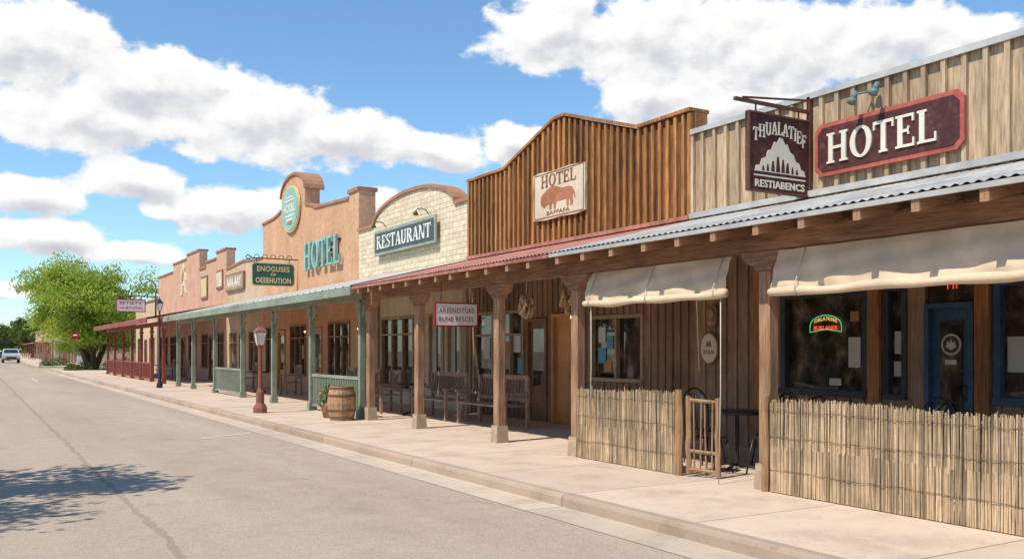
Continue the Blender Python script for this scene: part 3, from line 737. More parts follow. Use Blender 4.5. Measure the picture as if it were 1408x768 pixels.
B6=simple('shop_building',44.25,50.2,[(44.26,6.45),(46.3,6.45),(46.3,6.15),(48.6,6.15),(48.6,5.9),(50.19,5.9)],M['stucco_pink'],M['stucco_dark'],'pink stucco shop with stepped parapet',[(44.8,46.4,.7,2.5),(46.9,47.9,SW-.02,2.4),(48.3,49.7,.7,2.5)],'brownframe')
B7=simple('shop_building',50.2,62.6,[(50.21,6.95),(53.5,6.95),(53.5,6.75),(57.5,6.75),(57.5,6.3),(62.59,6.3)],M['stucco_pink'],M['stucco_dark'],'tall adobe shop with stepped parapet and painted emblem',[(51,53,.7,2.5),(54,55,SW-.02,2.4),(56,58.4,.7,2.5),(59.2,61.8,.7,2.5)],'brownframe')
B8=simple('shop_building',62.6,72,[(62.61,4.9),(71.99,4.9)],M['stucco_sand'],M['redpaint'],'single storey sand stucco shop with red cornice',[(64,66,.7,2.5),(67,68,SW-.02,2.4),(69,71,.7,2.5)],'brownframe')
corr_roof(B7,43.0,63.0,44.4,63.0,M['redroof'],ex=EX-.2,ez=3.05,seam=.5,under='redpaint')
mb=MB();mb.box(EX-.21,EX-.165,43.0,63.0,2.86,3.07);part(mb,'fascia',B7,M['redpaint'])
mb=MB();mb.box(PX-.08,PX+.08,43.2,62.9,2.765,2.96);part(mb,'beam',B7,M['redpaint'])
RY=[43.4,46.5,49.6,52.7,56,59.5,62.8]
for y in RY:cpost(B7,y,RPM)
for a,c in ((46.6,49.5),(49.7,52.6),(52.8,55.9),(56.1,59.4),(59.6,62.7)):railing(B7,a,c,M['redpaint'])
rb=[(10.5,97,12,4.6,'stucco_sand'),(11,111,10,5.4,'white'),(10.6,123,14,4.4,'stucco_pink'),(11,140,16,5.2,'creamwall'),(10.7,160,20,4.6,'stucco'),(11,184,26,5.0,'stucco_sand')]
for (x,y,L,h,m) in rb:
    b=thing('shop_building',(x,y+L/2,0),'small %s shop with awning down the street'%('white' if m=='white' else 'stucco'),'building','shops down the street')
    mb=MB();mb.box(x,x+12,y,y+L-.5,0,h);part(mb,'wall',b,M[m])
    mb=MB();mb.box(x-.15,x+12.1,y-.1,y+L-.4,h+.003,h+.25);part(mb,'parapet_cap',b,M['stucco_dark'])
    mb=MB();mb.hexa([(x-2.2,y+.5,2.7),(x-.01,y+.5,3.1),(x-.01,y+L-1,3.1),(x-2.2,y+L-1,2.7),(x-2.2,y+.5,2.85),(x-.01,y+.5,3.25),(x-.01,y+L-1,3.25),(x-2.2,y+L-1,2.85)]);part(mb,'awning',b,M[random.choice(['redpaint','green','brownframe'])])
    for k in range(3):
        yy=y+1+k*(L-2)/3
        mb=MB();mb.box(x-.03,x-.002,yy,yy+1.8,.9,2.4);part(mb,'window',b,M['glass'])
    for k in range(4):
        yy=y+.8+k*(L-2.6)/3
        mb=MB();mb.box(x-2.1,x-1.98,yy,yy+.12,.1,2.72);part(mb,'post',b,M['brownframe'])
for (y,L,h,m) in ((-14,13,4.6,'stucco_sand'),(-1,11,5.2,'tanboard'),(10,14,4.4,'stucco'),(24,12,5.0,'creamwall'),(36,16,4.6,'stucco_pink')):
    x=-19
    b=thing('shop_building',(x,y+L/2,0),'low shop with porch on the opposite side of the street','building','shops on the opposite side')
    mb=MB();mb.box(x-8,x,y,y+L-.3,0,h);part(mb,'wall',b,M[m])
    mb=MB();mb.box(x-8.1,x+.15,y-.1,y+L-.2,h+.003,h+.22);part(mb,'parapet_cap',b,M['stucco_dark'])
    mb=MB();mb.box(x+.01,x+3,y+.3,y+L-.6,2.8,2.95);part(mb,'porch_roof',b,M['redroof'])
    for k in range(3):
        yy=y+1+k*(L-3)/2.4
        mb=MB();mb.box(x+.002,x+.03,yy,yy+1.9,.9,2.4);part(mb,'window',b,M['glass'])
    for k in range(5):
        yy=y+.4+k*(L-1.2)/4
        mb=MB();mb.box(x+2.8,x+2.92,yy,yy+.12,.0,2.799);part(mb,'post',b,M['brownframe'])
# ------------------------------------------------------------------ signs
S=thing('hotel_sign',(FX-.1,7.82,4.47),'maroon board with faded red edge and cream serif HOTEL lettering','sign')
c=(FX-.075,7.82,4.475);w=2.28;h=.74
mb=MB();plate(mb,c,w,h,'x',0,.05,.1);part(mb,'border',S,M['pinkred'])
mb=MB();plate(mb,c,w-.12,h-.12,'x',.0505,.058,.085);part(mb,'board',S,M['maroon'])
mb=MB();serif_text(mb,'HOTEL',(FX-.075-.0585,7.88,4.475),1.72,.42,'x',.02);part(mb,'lettering',S,M['lettercream'])
S=thing('hanging_sign',(FX-.1,9.1,4.4),'maroon hanging sign with cream mountain emblem on iron bracket','sign')
mb=MB();plate(mb,(9.80,9.1,4.40),1.2,1.08,'y',-.025,.025);part(mb,'board',S,M['maroon'])
f=.026
mb=MB();serif_text(mb,'THUALATIEF',(9.80,9.1-f,4.61),1.06,.18,'y',.008,arc=.15);part(mb,'lettering',S,M['lettercream'])
mb=MB();put_text(mb,'RESTIABENCS',(9.80,9.1-f,3.965),.98,.105,'y',.008,.025);part(mb,'lettering',S,M['lettercream'])
mb=MB()
mt=[(-.50,-.20),(-.47,-.12),(-.40,-.11),(-.36,-.02),(-.28,.01),(-.25,.10),(-.17,.13),(-.12,.24),(-.07,.22),(-.02,.31),(.04,.30),(.10,.22),(.14,.23),(.20,.12),(.27,.09),(.31,.0),(.38,-.02),(.42,-.11),(.48,-.12),(.51,-.20)]
shape(mb,mt,(9.80,9.1,4.33),'y',f,f+.006);part(mb,'mountain',S,M['lettercream'])
mb=MB();plate(mb,(9.8,9.1,4.075),1.02,.022,'y',f,f+.006);part(mb,'rule',S,M['lettercream'])
mb=MB()
for (dx,w_,h_) in ((-.34,.05,.07),(-.25,.05,.10),(-.15,.07,.15),(-.05,.08,.22),(.05,.07,.19),(.14,.07,.15),(.24,.05,.10),(.33,.05,.07)):
    shape(mb,[(dx-w_/2,0),(dx+w_/2,0),(dx+w_/2*.8,h_*.5),(dx+w_/2*.5,h_*.75),(dx+w_*.25,h_),(dx-w_*.2,h_*.96),(dx-w_/2*.7,h_*.6)],(9.80,9.1,4.145),'y',f+.0065,f+.009)
part(mb,'emblem',S,M['maroon'])
mb=MB()
for (a,b_,c_,d) in ((9.19,10.41,4.925,4.95),(9.19,10.41,3.85,3.875),(9.19,9.21,3.875,4.925),(10.39,10.41,3.875,4.925)):
    mb.box(a,b_,9.06,9.14,c_,d)
part(mb,'border',S,M['ironbrown'])
mb=MB();mb.box(8.95,10.40,9.075,9.125,5.06,5.105);mb.box(10.40,10.46,9.07,9.13,4.1,5.3)
mb.beam((9.1,9.1,5.12),(10.40,9.1,5.25),.025,.025)
mb.tube((9.35,9.1,4.951),(9.35,9.1,5.06),.012);mb.tube((10.2,9.1,4.951),(10.2,9.1,5.06),.012)
part(mb,'bracket',S,M['ironbrown'])
S=thing('painted_board_sign',(FX-.1,15.55,4.87),'cream painted board with brown HOTEL lettering and animal silhouette','sign')
c=(FX-.09,15.55,4.88)
mb=MB();shape(mb,[(-.95,-.48),(-.5,-.51),(.1,-.49),(.6,-.51),(.95,-.47),(.94,-.2),(.96,.1),(.94,.46),(.4,.5),(-.2,.48),(-.7,.51),(-.95,.48),(-.93,.1)],c,'x',0,.05);part(mb,'board',S,M['cream'])
x=c[0]
mb=MB()
for dz in (-.46,.46):plate(mb,(x,15.55,4.88+dz),1.8,.02,'x',.0505,.056)
for dy in (-.9,.9):plate(mb,(x,15.55+dy,4.88),.02,.9,'x',.0505,.056)
part(mb,'border',S,M['orangeletter'])
mb=MB();serif_text(mb,'HOTEL',(x-.051,15.55,5.18),1.3,.25,'x',.006);part(mb,'lettering',S,M['orangeletter'])
mb=MB()
bis=[(-.62,.0),(-.60,.08),(-.50,.13),(-.36,.20),(-.18,.24),(-.02,.20),(.16,.15),(.36,.15),(.48,.12),(.55,.04),(.60,-.12),(.56,-.11),(.52,.0),(.50,-.06),(.52,-.14),(.50,-.24),(.43,-.24),(.43,-.15),(.38,-.08),(.37,-.24),(.30,-.24),(.29,-.09),(.1,-.10),(-.05,-.10),(-.08,-.24),(-.15,-.24),(-.16,-.11),(-.22,-.12),(-.23,-.24),(-.30,-.24),(-.31,-.12),(-.42,-.14),(-.50,-.19),(-.56,-.14),(-.62,-.10)]
shape(mb,[(a*1.05,b*1.0) for a,b in bis],(x,15.55,4.81),'x',.0505,.057);part(mb,'emblem',S,M['brownanimal'])
mb=MB();put_text(mb,'BAFFAFA',(x-.051,15.55,4.50),.85,.08,'x',.006,.01);part(mb,'lettering',S,M['orangeletter'])
S=thing('restaurant_sign',(FX-.1,23.3,4.8),'slate green board with white serif RESTAURANT lettering','sign')
c=(FX-.12,23.3,4.80)
mb=MB();plate(mb,c,4.15,.72,'x',0,.05);part(mb,'border',S,M['signtealedge'])
mb=MB();plate(mb,c,3.97,.56,'x',.0505,.06);part(mb,'board',S,M['signteal'])
mb=MB();serif_text(mb,'RESTAURANT',(c[0]-.061,23.3,4.80),3.7,.38,'x',.012);part(mb,'lettering',S,M['white'])
for y in (21.9,24.8):
    L=thing('gooseneck_lamp',(FX,y,5.4),'dark gooseneck lamp over the restaurant sign','lamp','gooseneck lamps over the restaurant sign')
    mb=MB();mb.sm=True;mb.path([(FX-.03,y,5.25),(FX-.12,y,5.36),(FX-.25,y,5.40),(FX-.38,y,5.37),(FX-.42,y,5.3)],.013)
    part(mb,'arm',L,M['black']);mb=MB();mb.sm=True;mb.lathe([(.08,-.07),(.06,-.02),(.02,.04)],(FX-.42,y,5.28),14);part(mb,'lamp_shade',L,M['black'])
S=thing('hotel_letters',(FX-.1,30.3,5),'free-standing teal HOTEL letters on adobe wall','sign')
mb=MB();serif_text(mb,'HOTEL',(FX-.08,30.25,5.0),3.75,.98,'x',.09);part(mb,'lettering',S,M['teal'])
mb=MB();mb.box(FX-.079,FX-.012,28.6,32.0,4.66,4.70);mb.box(FX-.079,FX-.012,28.6,32.0,5.3,5.34);part(mb,'rail',S,M['black'])
S=thing('round_sign',(FX-.1,33.85,7.0),'oval teal emblem with cream lettering on tower parapet','sign')
c=(FX-.04,33.85,6.98)
mb=MB();plate(mb,c,2.1,1.76,'x',0,.08,rnd=32);part(mb,'border',S,M['gold'])
mb=MB();plate(mb,c,1.95,1.62,'x',.0805,.1,rnd=32);part(mb,'board',S,M['teal'])
mb=MB();put_text(mb,'HOTEL',(c[0]-.101,33.85,7.0),1.35,.32,'x',.01,.03);part(mb,'lettering',S,M['lettercream'])
for z,w_ in ((7.42,.8),(7.3,1.2),(6.72,1.2),(6.58,.8)):
    mb=MB();plate(mb,(c[0],33.85,z),w_,.06,'x',.1005,.11);part(mb,'stripe',S,M['lettercream'])
mb=MB();plate(mb,(c[0],33.85,6.45),.6,.1,'x',.1005,.11);part(mb,'emblem',S,M['brownanimal'])
S=thing('hanging_sign',(9.5,33.2,4.4),'dark teal-green hanging sign with cream lettering on scrolled iron frame','sign')
mb=MB();plate(mb,(9.55,33.2,4.42),1.6,.86,'y',-.03,.03,.08);part(mb,'border',S,M['gold'])
mb=MB();plate(mb,(9.55,33.2,4.42),1.52,.78,'y',.0305,.04,.07);part(mb,'board',S,M['signgreen'])
mb=MB();put_text(mb,'ENOGUSES',(9.55,33.159,4.62),1.2,.2,'y',.008,.02);put_text(mb,'OF',(9.55,33.159,4.42),.2,.1,'y',.008,.02);put_text(mb,'OEEEHUTION',(9.55,33.159,4.2),1.3,.2,'y',.008,.02);part(mb,'lettering',S,M['gold'])
mb=MB();mb.sm=True;mb.path([(8.72,33.2,4.98),(8.6,33.2,4.96),(8.55,33.2,5.04),(8.62,33.2,5.1),(8.7,33.2,5.06),(8.8,33.2,5.0),(10.49,33.2,5.0)],.022)
for xx in (8.95,10.15):mb.tube((xx,33.2,4.85),(xx,33.2,5.0),.015)
for k in range(5):
    x0=8.95+k*.3;mb.path([(x0+.09*math.cos(t),33.2,5.06+.08*math.sin(t)) for t in [i*math.pi/6 for i in range(-1,8)]],.012)
part(mb,'bracket',S,M['black'])
S=thing('hanging_sign',(7.42,14.4,2.3),'small white hanging sign with red lettering under porch eave','sign')
mb=MB();mb.box(7.01,7.83,14.385,14.415,2.09,2.47);part(mb,'board',S,M['white'])
mb=MB()
for q in ((6.985,7.855,2.065,2.089),(6.985,7.855,2.471,2.495),(6.985,7.009,2.09,2.47),(7.831,7.855,2.09,2.47)):mb.box(q[0],q[1],14.375,14.425,q[2],q[3])
part(mb,'border',S,M['redletter'])
for z,s in((2.35,'AREENOTUIIS'),(2.20,'BUNB RESCEL')):
    mb=MB();put_text(mb,s,(7.42,14.384,z),.70,.085,'y',.004,0.0);part(mb,'lettering',S,M['redletter'])
for xx,zz in((7.12,2.90),(7.72,2.73)):
    mb=MB();mb.tube((xx,14.4,2.495),(xx,14.4,zz+.15),.007);part(mb,'chain',S,M['black'])
S=thing('hanging_sign',(7,49.7,4),'pale pink hanging sign with red lettering on curved bracket','sign')
mb=MB();mb.box(6.33,7.67,49.68,49.72,3.63,4.21);part(mb,'board',S,M['white'])
mb=MB()
for q in ((6.29,7.71,3.59,3.629),(6.29,7.71,4.211,4.25),(6.29,6.329,3.63,4.21),(7.671,7.71,3.63,4.21)):mb.box(q[0],q[1],49.66,49.74,q[2],q[3])
part(mb,'border',S,M['redletter'])
for z,s in((4.04,'EETIETY'),(3.80,'NUETUTIN')):
    mb=MB();put_text(mb,s,(7.0,49.679,z),1.05,.13,'y',.006,0.0);part(mb,'lettering',S,M['redletter'])
mb=MB();mb.sm=True;mb.tube((6.2,49.7,4.4),(8.2,49.7,4.4),.03);mb.tube((8.2,49.7,3.3),(8.2,49.7,5.0),.04);mb.path([(8.2,49.7,5.0),(8.0,49.7,5.2),(7.7,49.7,5.1),(7.4,49.7,4.75),(7.0,49.7,4.5)],.025)
mb.tube((6.5,49.7,4.25),(6.5,49.7,4.4),.02);mb.tube((7.5,49.7,4.25),(7.5,49.7,4.4),.02);part(mb,'bracket',S,M['black'])
S=thing('wooden_sign',(FX,42.4,4.8),'brown wooden board with cream figures on sand wall','sign')
c=(FX-.03,42.4,4.78)
mb=MB();plate(mb,c,3.3,.8,'x',0,.08);part(mb,'border',S,M['brownframe'])
mb=MB();plate(mb,c,3.1,.64,'x',.0805,.09);part(mb,'board',S,M['tanframe'])
mb=MB();put_text(mb,'AAA AAY',(c[0]-.091,42.4,4.78),2.6,.42,'x',.01,.03);part(mb,'lettering',S,M['lettercream'])
S=thing('painted_emblem',(FX,54.3,5.6),'cream and russet rearing animal emblem fixed to stucco wall','emblem')
rp=[(-.9,-1.0),(-.7,-.2),(-.8,.5),(-.3,.9),(-.1,1.1),(.1,.9),(.4,.8),(.3,.5),(.7,.2),(.9,-.2),(.6,-.1),(.3,.0),(.5,-.6),(.8,-1.0),(.4,-.9),(.1,-.4),(-.2,-.5),(-.3,-1.05),(-.6,-1.05)]
mb=MB();shape(mb,[(a*.95,b*.85) for a,b in rp],(FX-.012,54.3,5.7),'x',0,.05);part(mb,'figure',S,M['cream'])
mb=MB();shape(mb,[(-.4,-.3),(-.45,.2),(-.1,.55),(.15,.3),(.1,-.1)],(FX-.012,54.3,5.75),'x',.0505,.06);part(mb,'saddle',S,M['brownanimal'])
S=thing('wall_plaque',(FX,48.9,5),'framed ochre plaque on pink stucco','sign')
mb=MB();plate(mb,(FX-.012,48.9,4.9),1.5,1.2,'x',0,.06);part(mb,'border',S,M['brownframe'])
mb=MB();plate(mb,(FX-.012,48.9,4.9),1.25,.95,'x',.0605,.07);part(mb,'board',S,M['gold'])
S=thing('wall_plaque',(FX,45.4,5),'framed cream plaque on pink stucco','sign')
mb=MB();plate(mb,(FX-.012,45.5,5.1),1.3,.9,'x',0,.06);part(mb,'border',S,M['brownframe'])
mb=MB();plate(mb,(FX-.012,45.5,5.1),1.1,.7,'x',.0605,.07);part(mb,'board',S,M['cream'])
L=thing('spot_lamp',(FX,7.7,5.1),'verdigris twin spot lamp on tan board wall','lamp')
mb=MB();mb.sm=True;mb.ball((FX-.12,7.95,5.12),.05);mb.tube((FX-.07,7.95,5.12),(FX-.3,8.12,5.08),.014);mb.tube((FX-.07,7.95,5.12),(FX-.3,7.82,5.12),.014);part(mb,'bracket',L,M['teallamp'])
for y,z in((8.14,5.05),(7.80,5.09)):
    mb=MB();mb.sm=True;d=Vector((-.35,.1,-.8)).normalized();p=Vector((FX-.31,y,z));mb.tube(p-d*.07,p+d*.03,.03,.045,12);mb.tube(p+d*.03,p+d*.1,.045,.06,12);part(mb,'lamp_shade',L,M['teallamp'])
S=thing('oval_sign',(FX-.05,11.2,1.7),'cream oval house sign on brown board wall','sign')
mb=MB();plate(mb,(FX-.03,11.2,1.68),.44,.54,'x',0,.03,rnd=28);part(mb,'border',S,M['brownframe'])
mb=MB();plate(mb,(FX-.03,11.2,1.68),.38,.48,'x',.0305,.036,rnd=28);part(mb,'board',S,M['lettercream'])
mb=MB();put_text(mb,'YARAI',(FX-.067,11.2,1.62),.26,.07,'x',.003,.02);part(mb,'lettering',S,M['brownframe'])
mb=MB();shape(mb,[(-.07,0),(-.03,.09),(0,.05),(.03,.1),(.07,0)],(FX-.03,11.2,1.71),'x',.0365,.04);part(mb,'emblem',S,M['brownframe'])
S=thing('carved_plaque',(FX-.05,11.15,2.25),'carved brown wooden plaque on board wall','plaque')
mb=MB();plate(mb,(FX-.03,11.15,2.2),.24,.38,'x',0,.03,.05);part(mb,'board',S,M['brownframe'])
mb=MB();plate(mb,(FX-.03,11.15,2.24),.14,.16,'x',.0305,.05,rnd=14);part(mb,'relief',S,M['tanframe'])
mb=MB();plate(mb,(FX-.03,11.15,2.09),.15,.05,'x',.0305,.04);part(mb,'relief',S,M['tanframe'])
S=thing('neon_sign',(FX+.03,8.95,2.1),'lit red and green neon sign in the shop window','sign')
mb=MB();mb.sm=True;ny=8.90;nz=-.03
arcp=[(FX+.03,ny-.28*math.cos(t),2.02+nz+.16*math.sin(t)) for t in [math.pi*i/14 for i in range(15)]]
mb.path(arcp+[(FX+.03,ny+.28,1.94+nz),(FX+.03,ny,1.98+nz),(FX+.03,ny-.28,1.94+nz),(FX+.03,ny-.28,2.02+nz)],.006,6);part(mb,'outline',S,M['neongreen'])
mb=MB();put_text(mb,'ORLATESEE',(FX+.036,ny,2.09+nz),.40,.048,'x',.006,.0,arc=.04);part(mb,'lettering',S,M['neonyellow'])
mb=MB();put_text(mb,'BURLANER',(FX+.036,ny,2.0+nz),.42,.058,'x',.006,.01);part(mb,'lettering',S,M['neonred'])
S=thing('neon_sign',(FX+.03,6.95,2.4),'tiny lit red sign above blue door','sign')
mb=MB();put_text(mb,'I TI',(FX+.045,6.95,2.46),.13,.09,'x',.006,.0);part(mb,'lettering',S,M['neonred'])
mb=MB();plate(mb,(FX+.024,6.95,1.72),.27,.27,'x',0,.003,rnd=20);part(mb,'sticker',D1,M['lettercream'])
mb=MB();plate(mb,(FX+.024,6.95,1.72),.22,.22,'x',.0035,.005,rnd=18);part(mb,'sticker',D1,M['signteal'])
mb=MB();shape(mb,[(-.07,-.03),(-.05,.04),(-.02,.02),(0,.08),(.02,.02),(.05,.04),(.07,-.03),(0,-.07)],(FX+.024,6.95,1.72),'x',.0055,.0065);part(mb,'emblem',D1,M['lettercream'])
mb=MB();mb.box(FX+.018,FX+.024,6.88,7.03,1.47,1.53);part(mb,'notice',D1,M['paper'])
# ------------------------------------------------------------------ awnings
def awning(y0,y1,ztop,zbot,label):
    A=thing('canvas_awning',(7.35,(y0+y1)/2,ztop),label,'awning','rolled canvas awnings under the porch beam')
    L=y1-y0;n=int(L/.05);k=10;vs=[];fs=[]
    def bot(y):
        return zbot-.014*abs(math.sin((y-y0)/L*math.pi*max(2,round(L/1.35))))+.006*math.sin(y*7)
    for i in range(n+1):
        y=y0+L*i/n
        for j in range(k+1):
            t=j/k;z=ztop+(bot(y)-ztop)*t
            x=7.40-.13*math.sin(t*1.5)-.018*math.sin(y*4.3+t*3)*t-.010*math.sin(y*11+t*5)-.008*math.sin(y*3-t*14)
            vs.append((x,y,z))
    for i in range(n):
        for j in range(k):a=i*(k+1)+j;fs.append((a,a+1,a+k+2,a+k+1))
    mb=MB();mb.sm=True;mb.add(vs,fs);part(mb,'canvas',A,M['canvas'],fix=False)
    m=10;vs=[];fs=[]
    for i in range(n+1):
        y=y0-.02+(L+.04)*i/n;rr=.045+.006*math.sin(y*6)
        for q in range(m):t=2*math.pi*q/m;vs.append((7.275+rr*math.cos(t),y,bot(min(max(y,y0),y1))-.015+rr*math.sin(t)))
    for i in range(n):
        for q in range(m):fs.append((i*m+q,i*m+(q+1)%m,(i+1)*m+(q+1)%m,(i+1)*m+q))
    fs+=[tuple(range(m)),tuple(range(n*m,n*m+m))];mb=MB();mb.sm=True;mb.add(vs,fs);part(mb,'roll',A,M['canvas'])
    for i in (0.05,.5,.95):
        y=y0+L*i;z=bot(y)
        mb=MB();mb.sm=True;mb.path([(7.385,y,ztop),(7.22,y,z+.05),(7.22,y,z-.04),(7.28,y,z-.07)],.006,6)
        part(mb,'strap',A,M['rope'])
    return A
awning(7.55,10.25,2.71,2.30,'beige canvas awning rolled up between porch posts')
awning(-.5,6.86,2.71,2.28,'long beige canvas awning rolled up beside the blue door')
for (x,y,z1,z0) in ((7.28,10.12,2.3,.55),(7.28,7.62,2.25,SW)):
    mb=MB();mb.sm=True;mb.path([(x,y,z1),(x+.02,y+.02,(z0+z1)/2),(x,y+.03,z0)],.007,6)
    solo(mb,'awning_rope',(x,y,z0),M['rope'],'pale rope hanging from the rolled canvas awning','rope','ropes hanging from the awnings')
# ------------------------------------------------------------------ reed fences
def reeds(y0,y1,x,label):
    F=thing('reed_fence',(x,(y0+y1)/2,SW),label,'fence','reed fences on the pavement edge')
    mb=MB();y=y0
    while y<y1:
        for lay in (0,1):
            r=R(.0045,.0085);yy=y+R(-.005,.005)+lay*.007;h=.985+.018*math.sin(y*2.3)+R(-.025,.02)
            if random.random()<.05:h+=R(.01,.05)
            if random.random()<.04:h-=R(.03,.15)
            t=R(-.012,.012);xx=x+lay*.016+R(-.006,.006)
            if random.random()<.04:t=R(-.05,.05)
            mid=(xx+R(-.008,.008),yy+t*.5+R(-.006,.006),SW+h*.5)
            mb.tube((xx,yy,SW+.01),mid,r,r*.95,5);mb.tube(mid,(xx+R(-.008,.008),yy+t,SW+h),r*.95,r*.7,5)
        y+=R(.011,.016)
    part(mb,'reed_screen',F,M['reed'],fix=False)
    for z in (.28,.62,.9):
        yy=y0;pts=[]
        while yy<y1-.1:pts.append((x+.045,yy,SW+z+R(-.006,.006)));yy+=.7
        pts.append((x+.045,y1,SW+z));mb=MB();mb.path(pts,.018,6);part(mb,'rail',F,M['reedwood'])
    for z in (.25,.6,.88):
        yy=y0;pts=[]
        while yy<y1-.05:pts.append((x-.014,yy,SW+z+R(-.012,.012)));yy+=.12
        pts.append((x-.014,y1,SW+z))
        mb=MB();mb.path(pts,.0028,4);part(mb,'binding_wire',F,M['hoop'])
    return F
reeds(8.53,10.62,7.40,'tan reed fence panel between porch post and gate')
reeds(-2.0,6.96,7.36,'long tan reed fence screening the cafe tables')
def rough_post(mb,x,y,z0,z1,r):
    k=6;vs=[];fs=[];n=8
    for i in range(k+1):
        z=z0+(z1-z0)*i/k;rr=r*R(.88,1.08);cx,cy=x+R(-.008,.008),y+R(-.008,.008)
        for q in range(n):t=2*math.pi*q/n;vs.append((cx+rr*math.cos(t),cy+rr*math.sin(t),z))
    for i in range(k):
        for q in range(n):fs.append((i*n+q,i*n+(q+1)%n,(i+1)*n+(q+1)%n,(i+1)*n+q))
    fs+=[tuple(range(n-1,-1,-1)),tuple(range(k*n,(k+1)*n))];mb.add(vs,fs)
Gt=thing('wooden_gate',(7.4,8.3,SW),'rustic peeled-log gate standing open beside reed fence','gate')
mb=MB();rough_post(mb,7.40,8.45,SW,1.17,.05);part(mb,'gate_post',Gt,M['reedwood'])
mb=MB();g0=(7.44,8.33);g1=(7.60,8.0)
rough_post(mb,g0[0],g0[1],SW+.03,1.10,.034);rough_post(mb,g1[0],g1[1],SW+.03,1.08,.034)
for z in (.2,.42,1.03):mb.tube((g0[0],g0[1],z+.02),(g1[0],g1[1],z),.025,.022,7)
part(mb,'frame',Gt,M['reedwood'])
for k in range(4):
    t=(k+1)/5;x=g0[0]+(g1[0]-g0[0])*t;y=g0[1]+(g1[1]-g0[1])*t;mb=MB();mb.tube((x,y,.2),(x+R(-.01,.01),y+R(-.03,.03),1.04),.012,.01,6)
    part(mb,'bar',Gt,M['reedwood'])
mb=MB();rough_post(mb,7.36,7.02,SW,1.16,.04)
solo(mb,'fence_post',(7.36,7.02,SW),M['reedwood'],'rough peeled-log post at the end of the reed fence','fence post')
# ------------------------------------------------------------------ furniture
def bench_build(w,label,cat,grp,loc,name):
    b=thing(name,loc,label,cat,grp);x,y,z=loc
    a,c=y-w/2,y+w/2
    mb=MB()
    for i in range(5):mb.box(x-.30+i*.115,x-.20+i*.115,a+.05,c-.05,z+.42,z+.45)
    part(mb,'seat',b,M['benchwood'])
    mb=MB()
    mb.beam((x+.30,a+.05,z+.98),(x+.30,c-.05,z+.98),.04,.09);mb.beam((x+.24,a+.05,z+.55),(x+.24,c-.05,z+.55),.04,.07)
    n=int(w/.12)
    for i in range(n):
        yy=a+.11+(w-.22)*i/(n-1);mb.beam((x+.245,yy,z+.585),(x+.295,yy,z+.935),.02,.055)
    part(mb,'backrest',b,M['benchwood'])
    for yy in(a,c):
        mb=MB();mb.box(x-.33,x+.28,yy-.045,yy+.045,z+.66,z+.695);mb.box(x-.29,x-.23,yy-.03,yy+.03,z+.451,z+.659);part(mb,'armrest',b,M['benchwood'])
    for yy in(a,c):
        for (x0,x1,zt) in((-.29,-.23,.45),(.22,.28,1.0)):
            mb=MB();mb.box(x+x0,x+x1,yy-.032,yy+.032,z,z+zt);part(mb,'leg',b,M['benchwood'])
    return b
bench_build(1.9,'brown slatted wooden bench against timber wall','bench','wooden benches on the porch',(9.0,15.9,SW),'wooden_bench')
bench_build(1.7,'brown slatted wooden bench beside restaurant window','bench','wooden benches on the porch',(9.0,18.3,SW),'wooden_bench')
c0=bench_build(.62,'brown slatted wooden armchair on the porch','chair','wooden armchairs on the porch',(8.7,20.6,SW),'wooden_armchair')
for (x,y) in ((8.7,21.9),(9.0,24.4),(9.3,30.2),(9.3,35.6),(9.3,38.9)):copy_tree(c0,(x,y,SW))
for y in (47,50.6,54,57.6):copy_tree(c0,(9.0,y,SW),label='brown wooden armchair on the red porch')
def table(loc,m,r,label):
    x,y,z=loc;t=thing('round_table',loc,label,'table','tables on the porch')
    mb=MB();mb.lathe([(r-.01,.70),(r,.71),(r,.735),(r-.01,.745)],loc,24);part(mb,'table_top',t,m)
    mb=MB();mb.lathe([(.03,.02),(.025,.35),(.03,.70)],loc,10);part(mb,'pedestal',t,m)
    for k in range(4):
        mb=MB();a=k*math.pi/2+.4;mb.beam((x,y,z+.08),(x+.28*math.cos(a),y+.28*math.sin(a),z+.015),.03,.03)
        part(mb,'foot',t,m)
    return t
def mchair(loc,rot,label):
    ch=thing('metal_chair',(0,0,0),label,'chair','black metal cafe chairs behind the reed fence')
    mb=MB();mb.lathe([(.19,.43),(.2,.44),(.2,.455),(.19,.46)],(0,0,0),18);part(mb,'seat',ch,M['black'])
    mb=MB();mb.sm=True;pts=[(.17,-.2,.45)]+[(.2+.03*math.sin(t),-.21*math.cos(t),.76+.24*math.sin(t)) for t in [math.pi*i/10 for i in range(11)]]+[(.17,.2,.45)]
    mb.path(pts,.012,6)
    for q in(-.1,0,.1):mb.tube((.18,q,.46),(.22,q,.96),.006,.006,6)
    part(mb,'backrest',ch,M['black'])
    for (a,c) in((-.14,-.14),(-.14,.14),(.14,-.14),(.14,.14)):
        mb=MB();mb.sm=True;mb.tube((a,c,.43),(a*1.4,c*1.4,0),.011);part(mb,'leg',ch,M['black'])
    ch.location=loc;ch.rotation_euler=(0,0,rot);return ch
T0=table((8.5,8.6,SW),M['black'],.36,'black round cafe table behind reed fence')
copy_tree(T0,(8.3,6.1,SW));copy_tree(T0,(8.4,4.3,SW));copy_tree(T0,(8.9,19.6,SW),label='dark round table between porch benches');copy_tree(T0,(9.0,33,SW),label='dark round table on the green porch')
C0=mchair((8.5,9.2,SW),1.5,'black metal cafe chair with hoop back')
for (x,y,r) in ((8.4,7.95,-1.4),(9.05,8.5,.1),(7.95,8.5,3.0),(7.85,6.3,3.0),(8.0,5.6,-1.5),(8.8,6.1,0),(7.9,5.0,1.9),(7.9,4.35,3.1),(8.1,6.75,1.4)):
    copy_tree(C0,(x,y,SW),rotz=r)
Bq=thing('wooden_barrel',(6.94,18.9,SW),'oak barrel with iron hoops on the kerbside pavement','barrel')
mb=MB();n=20;prof=[(.25,0),(.29,.16),(.315,.37),(.29,.58),(.25,.74)]
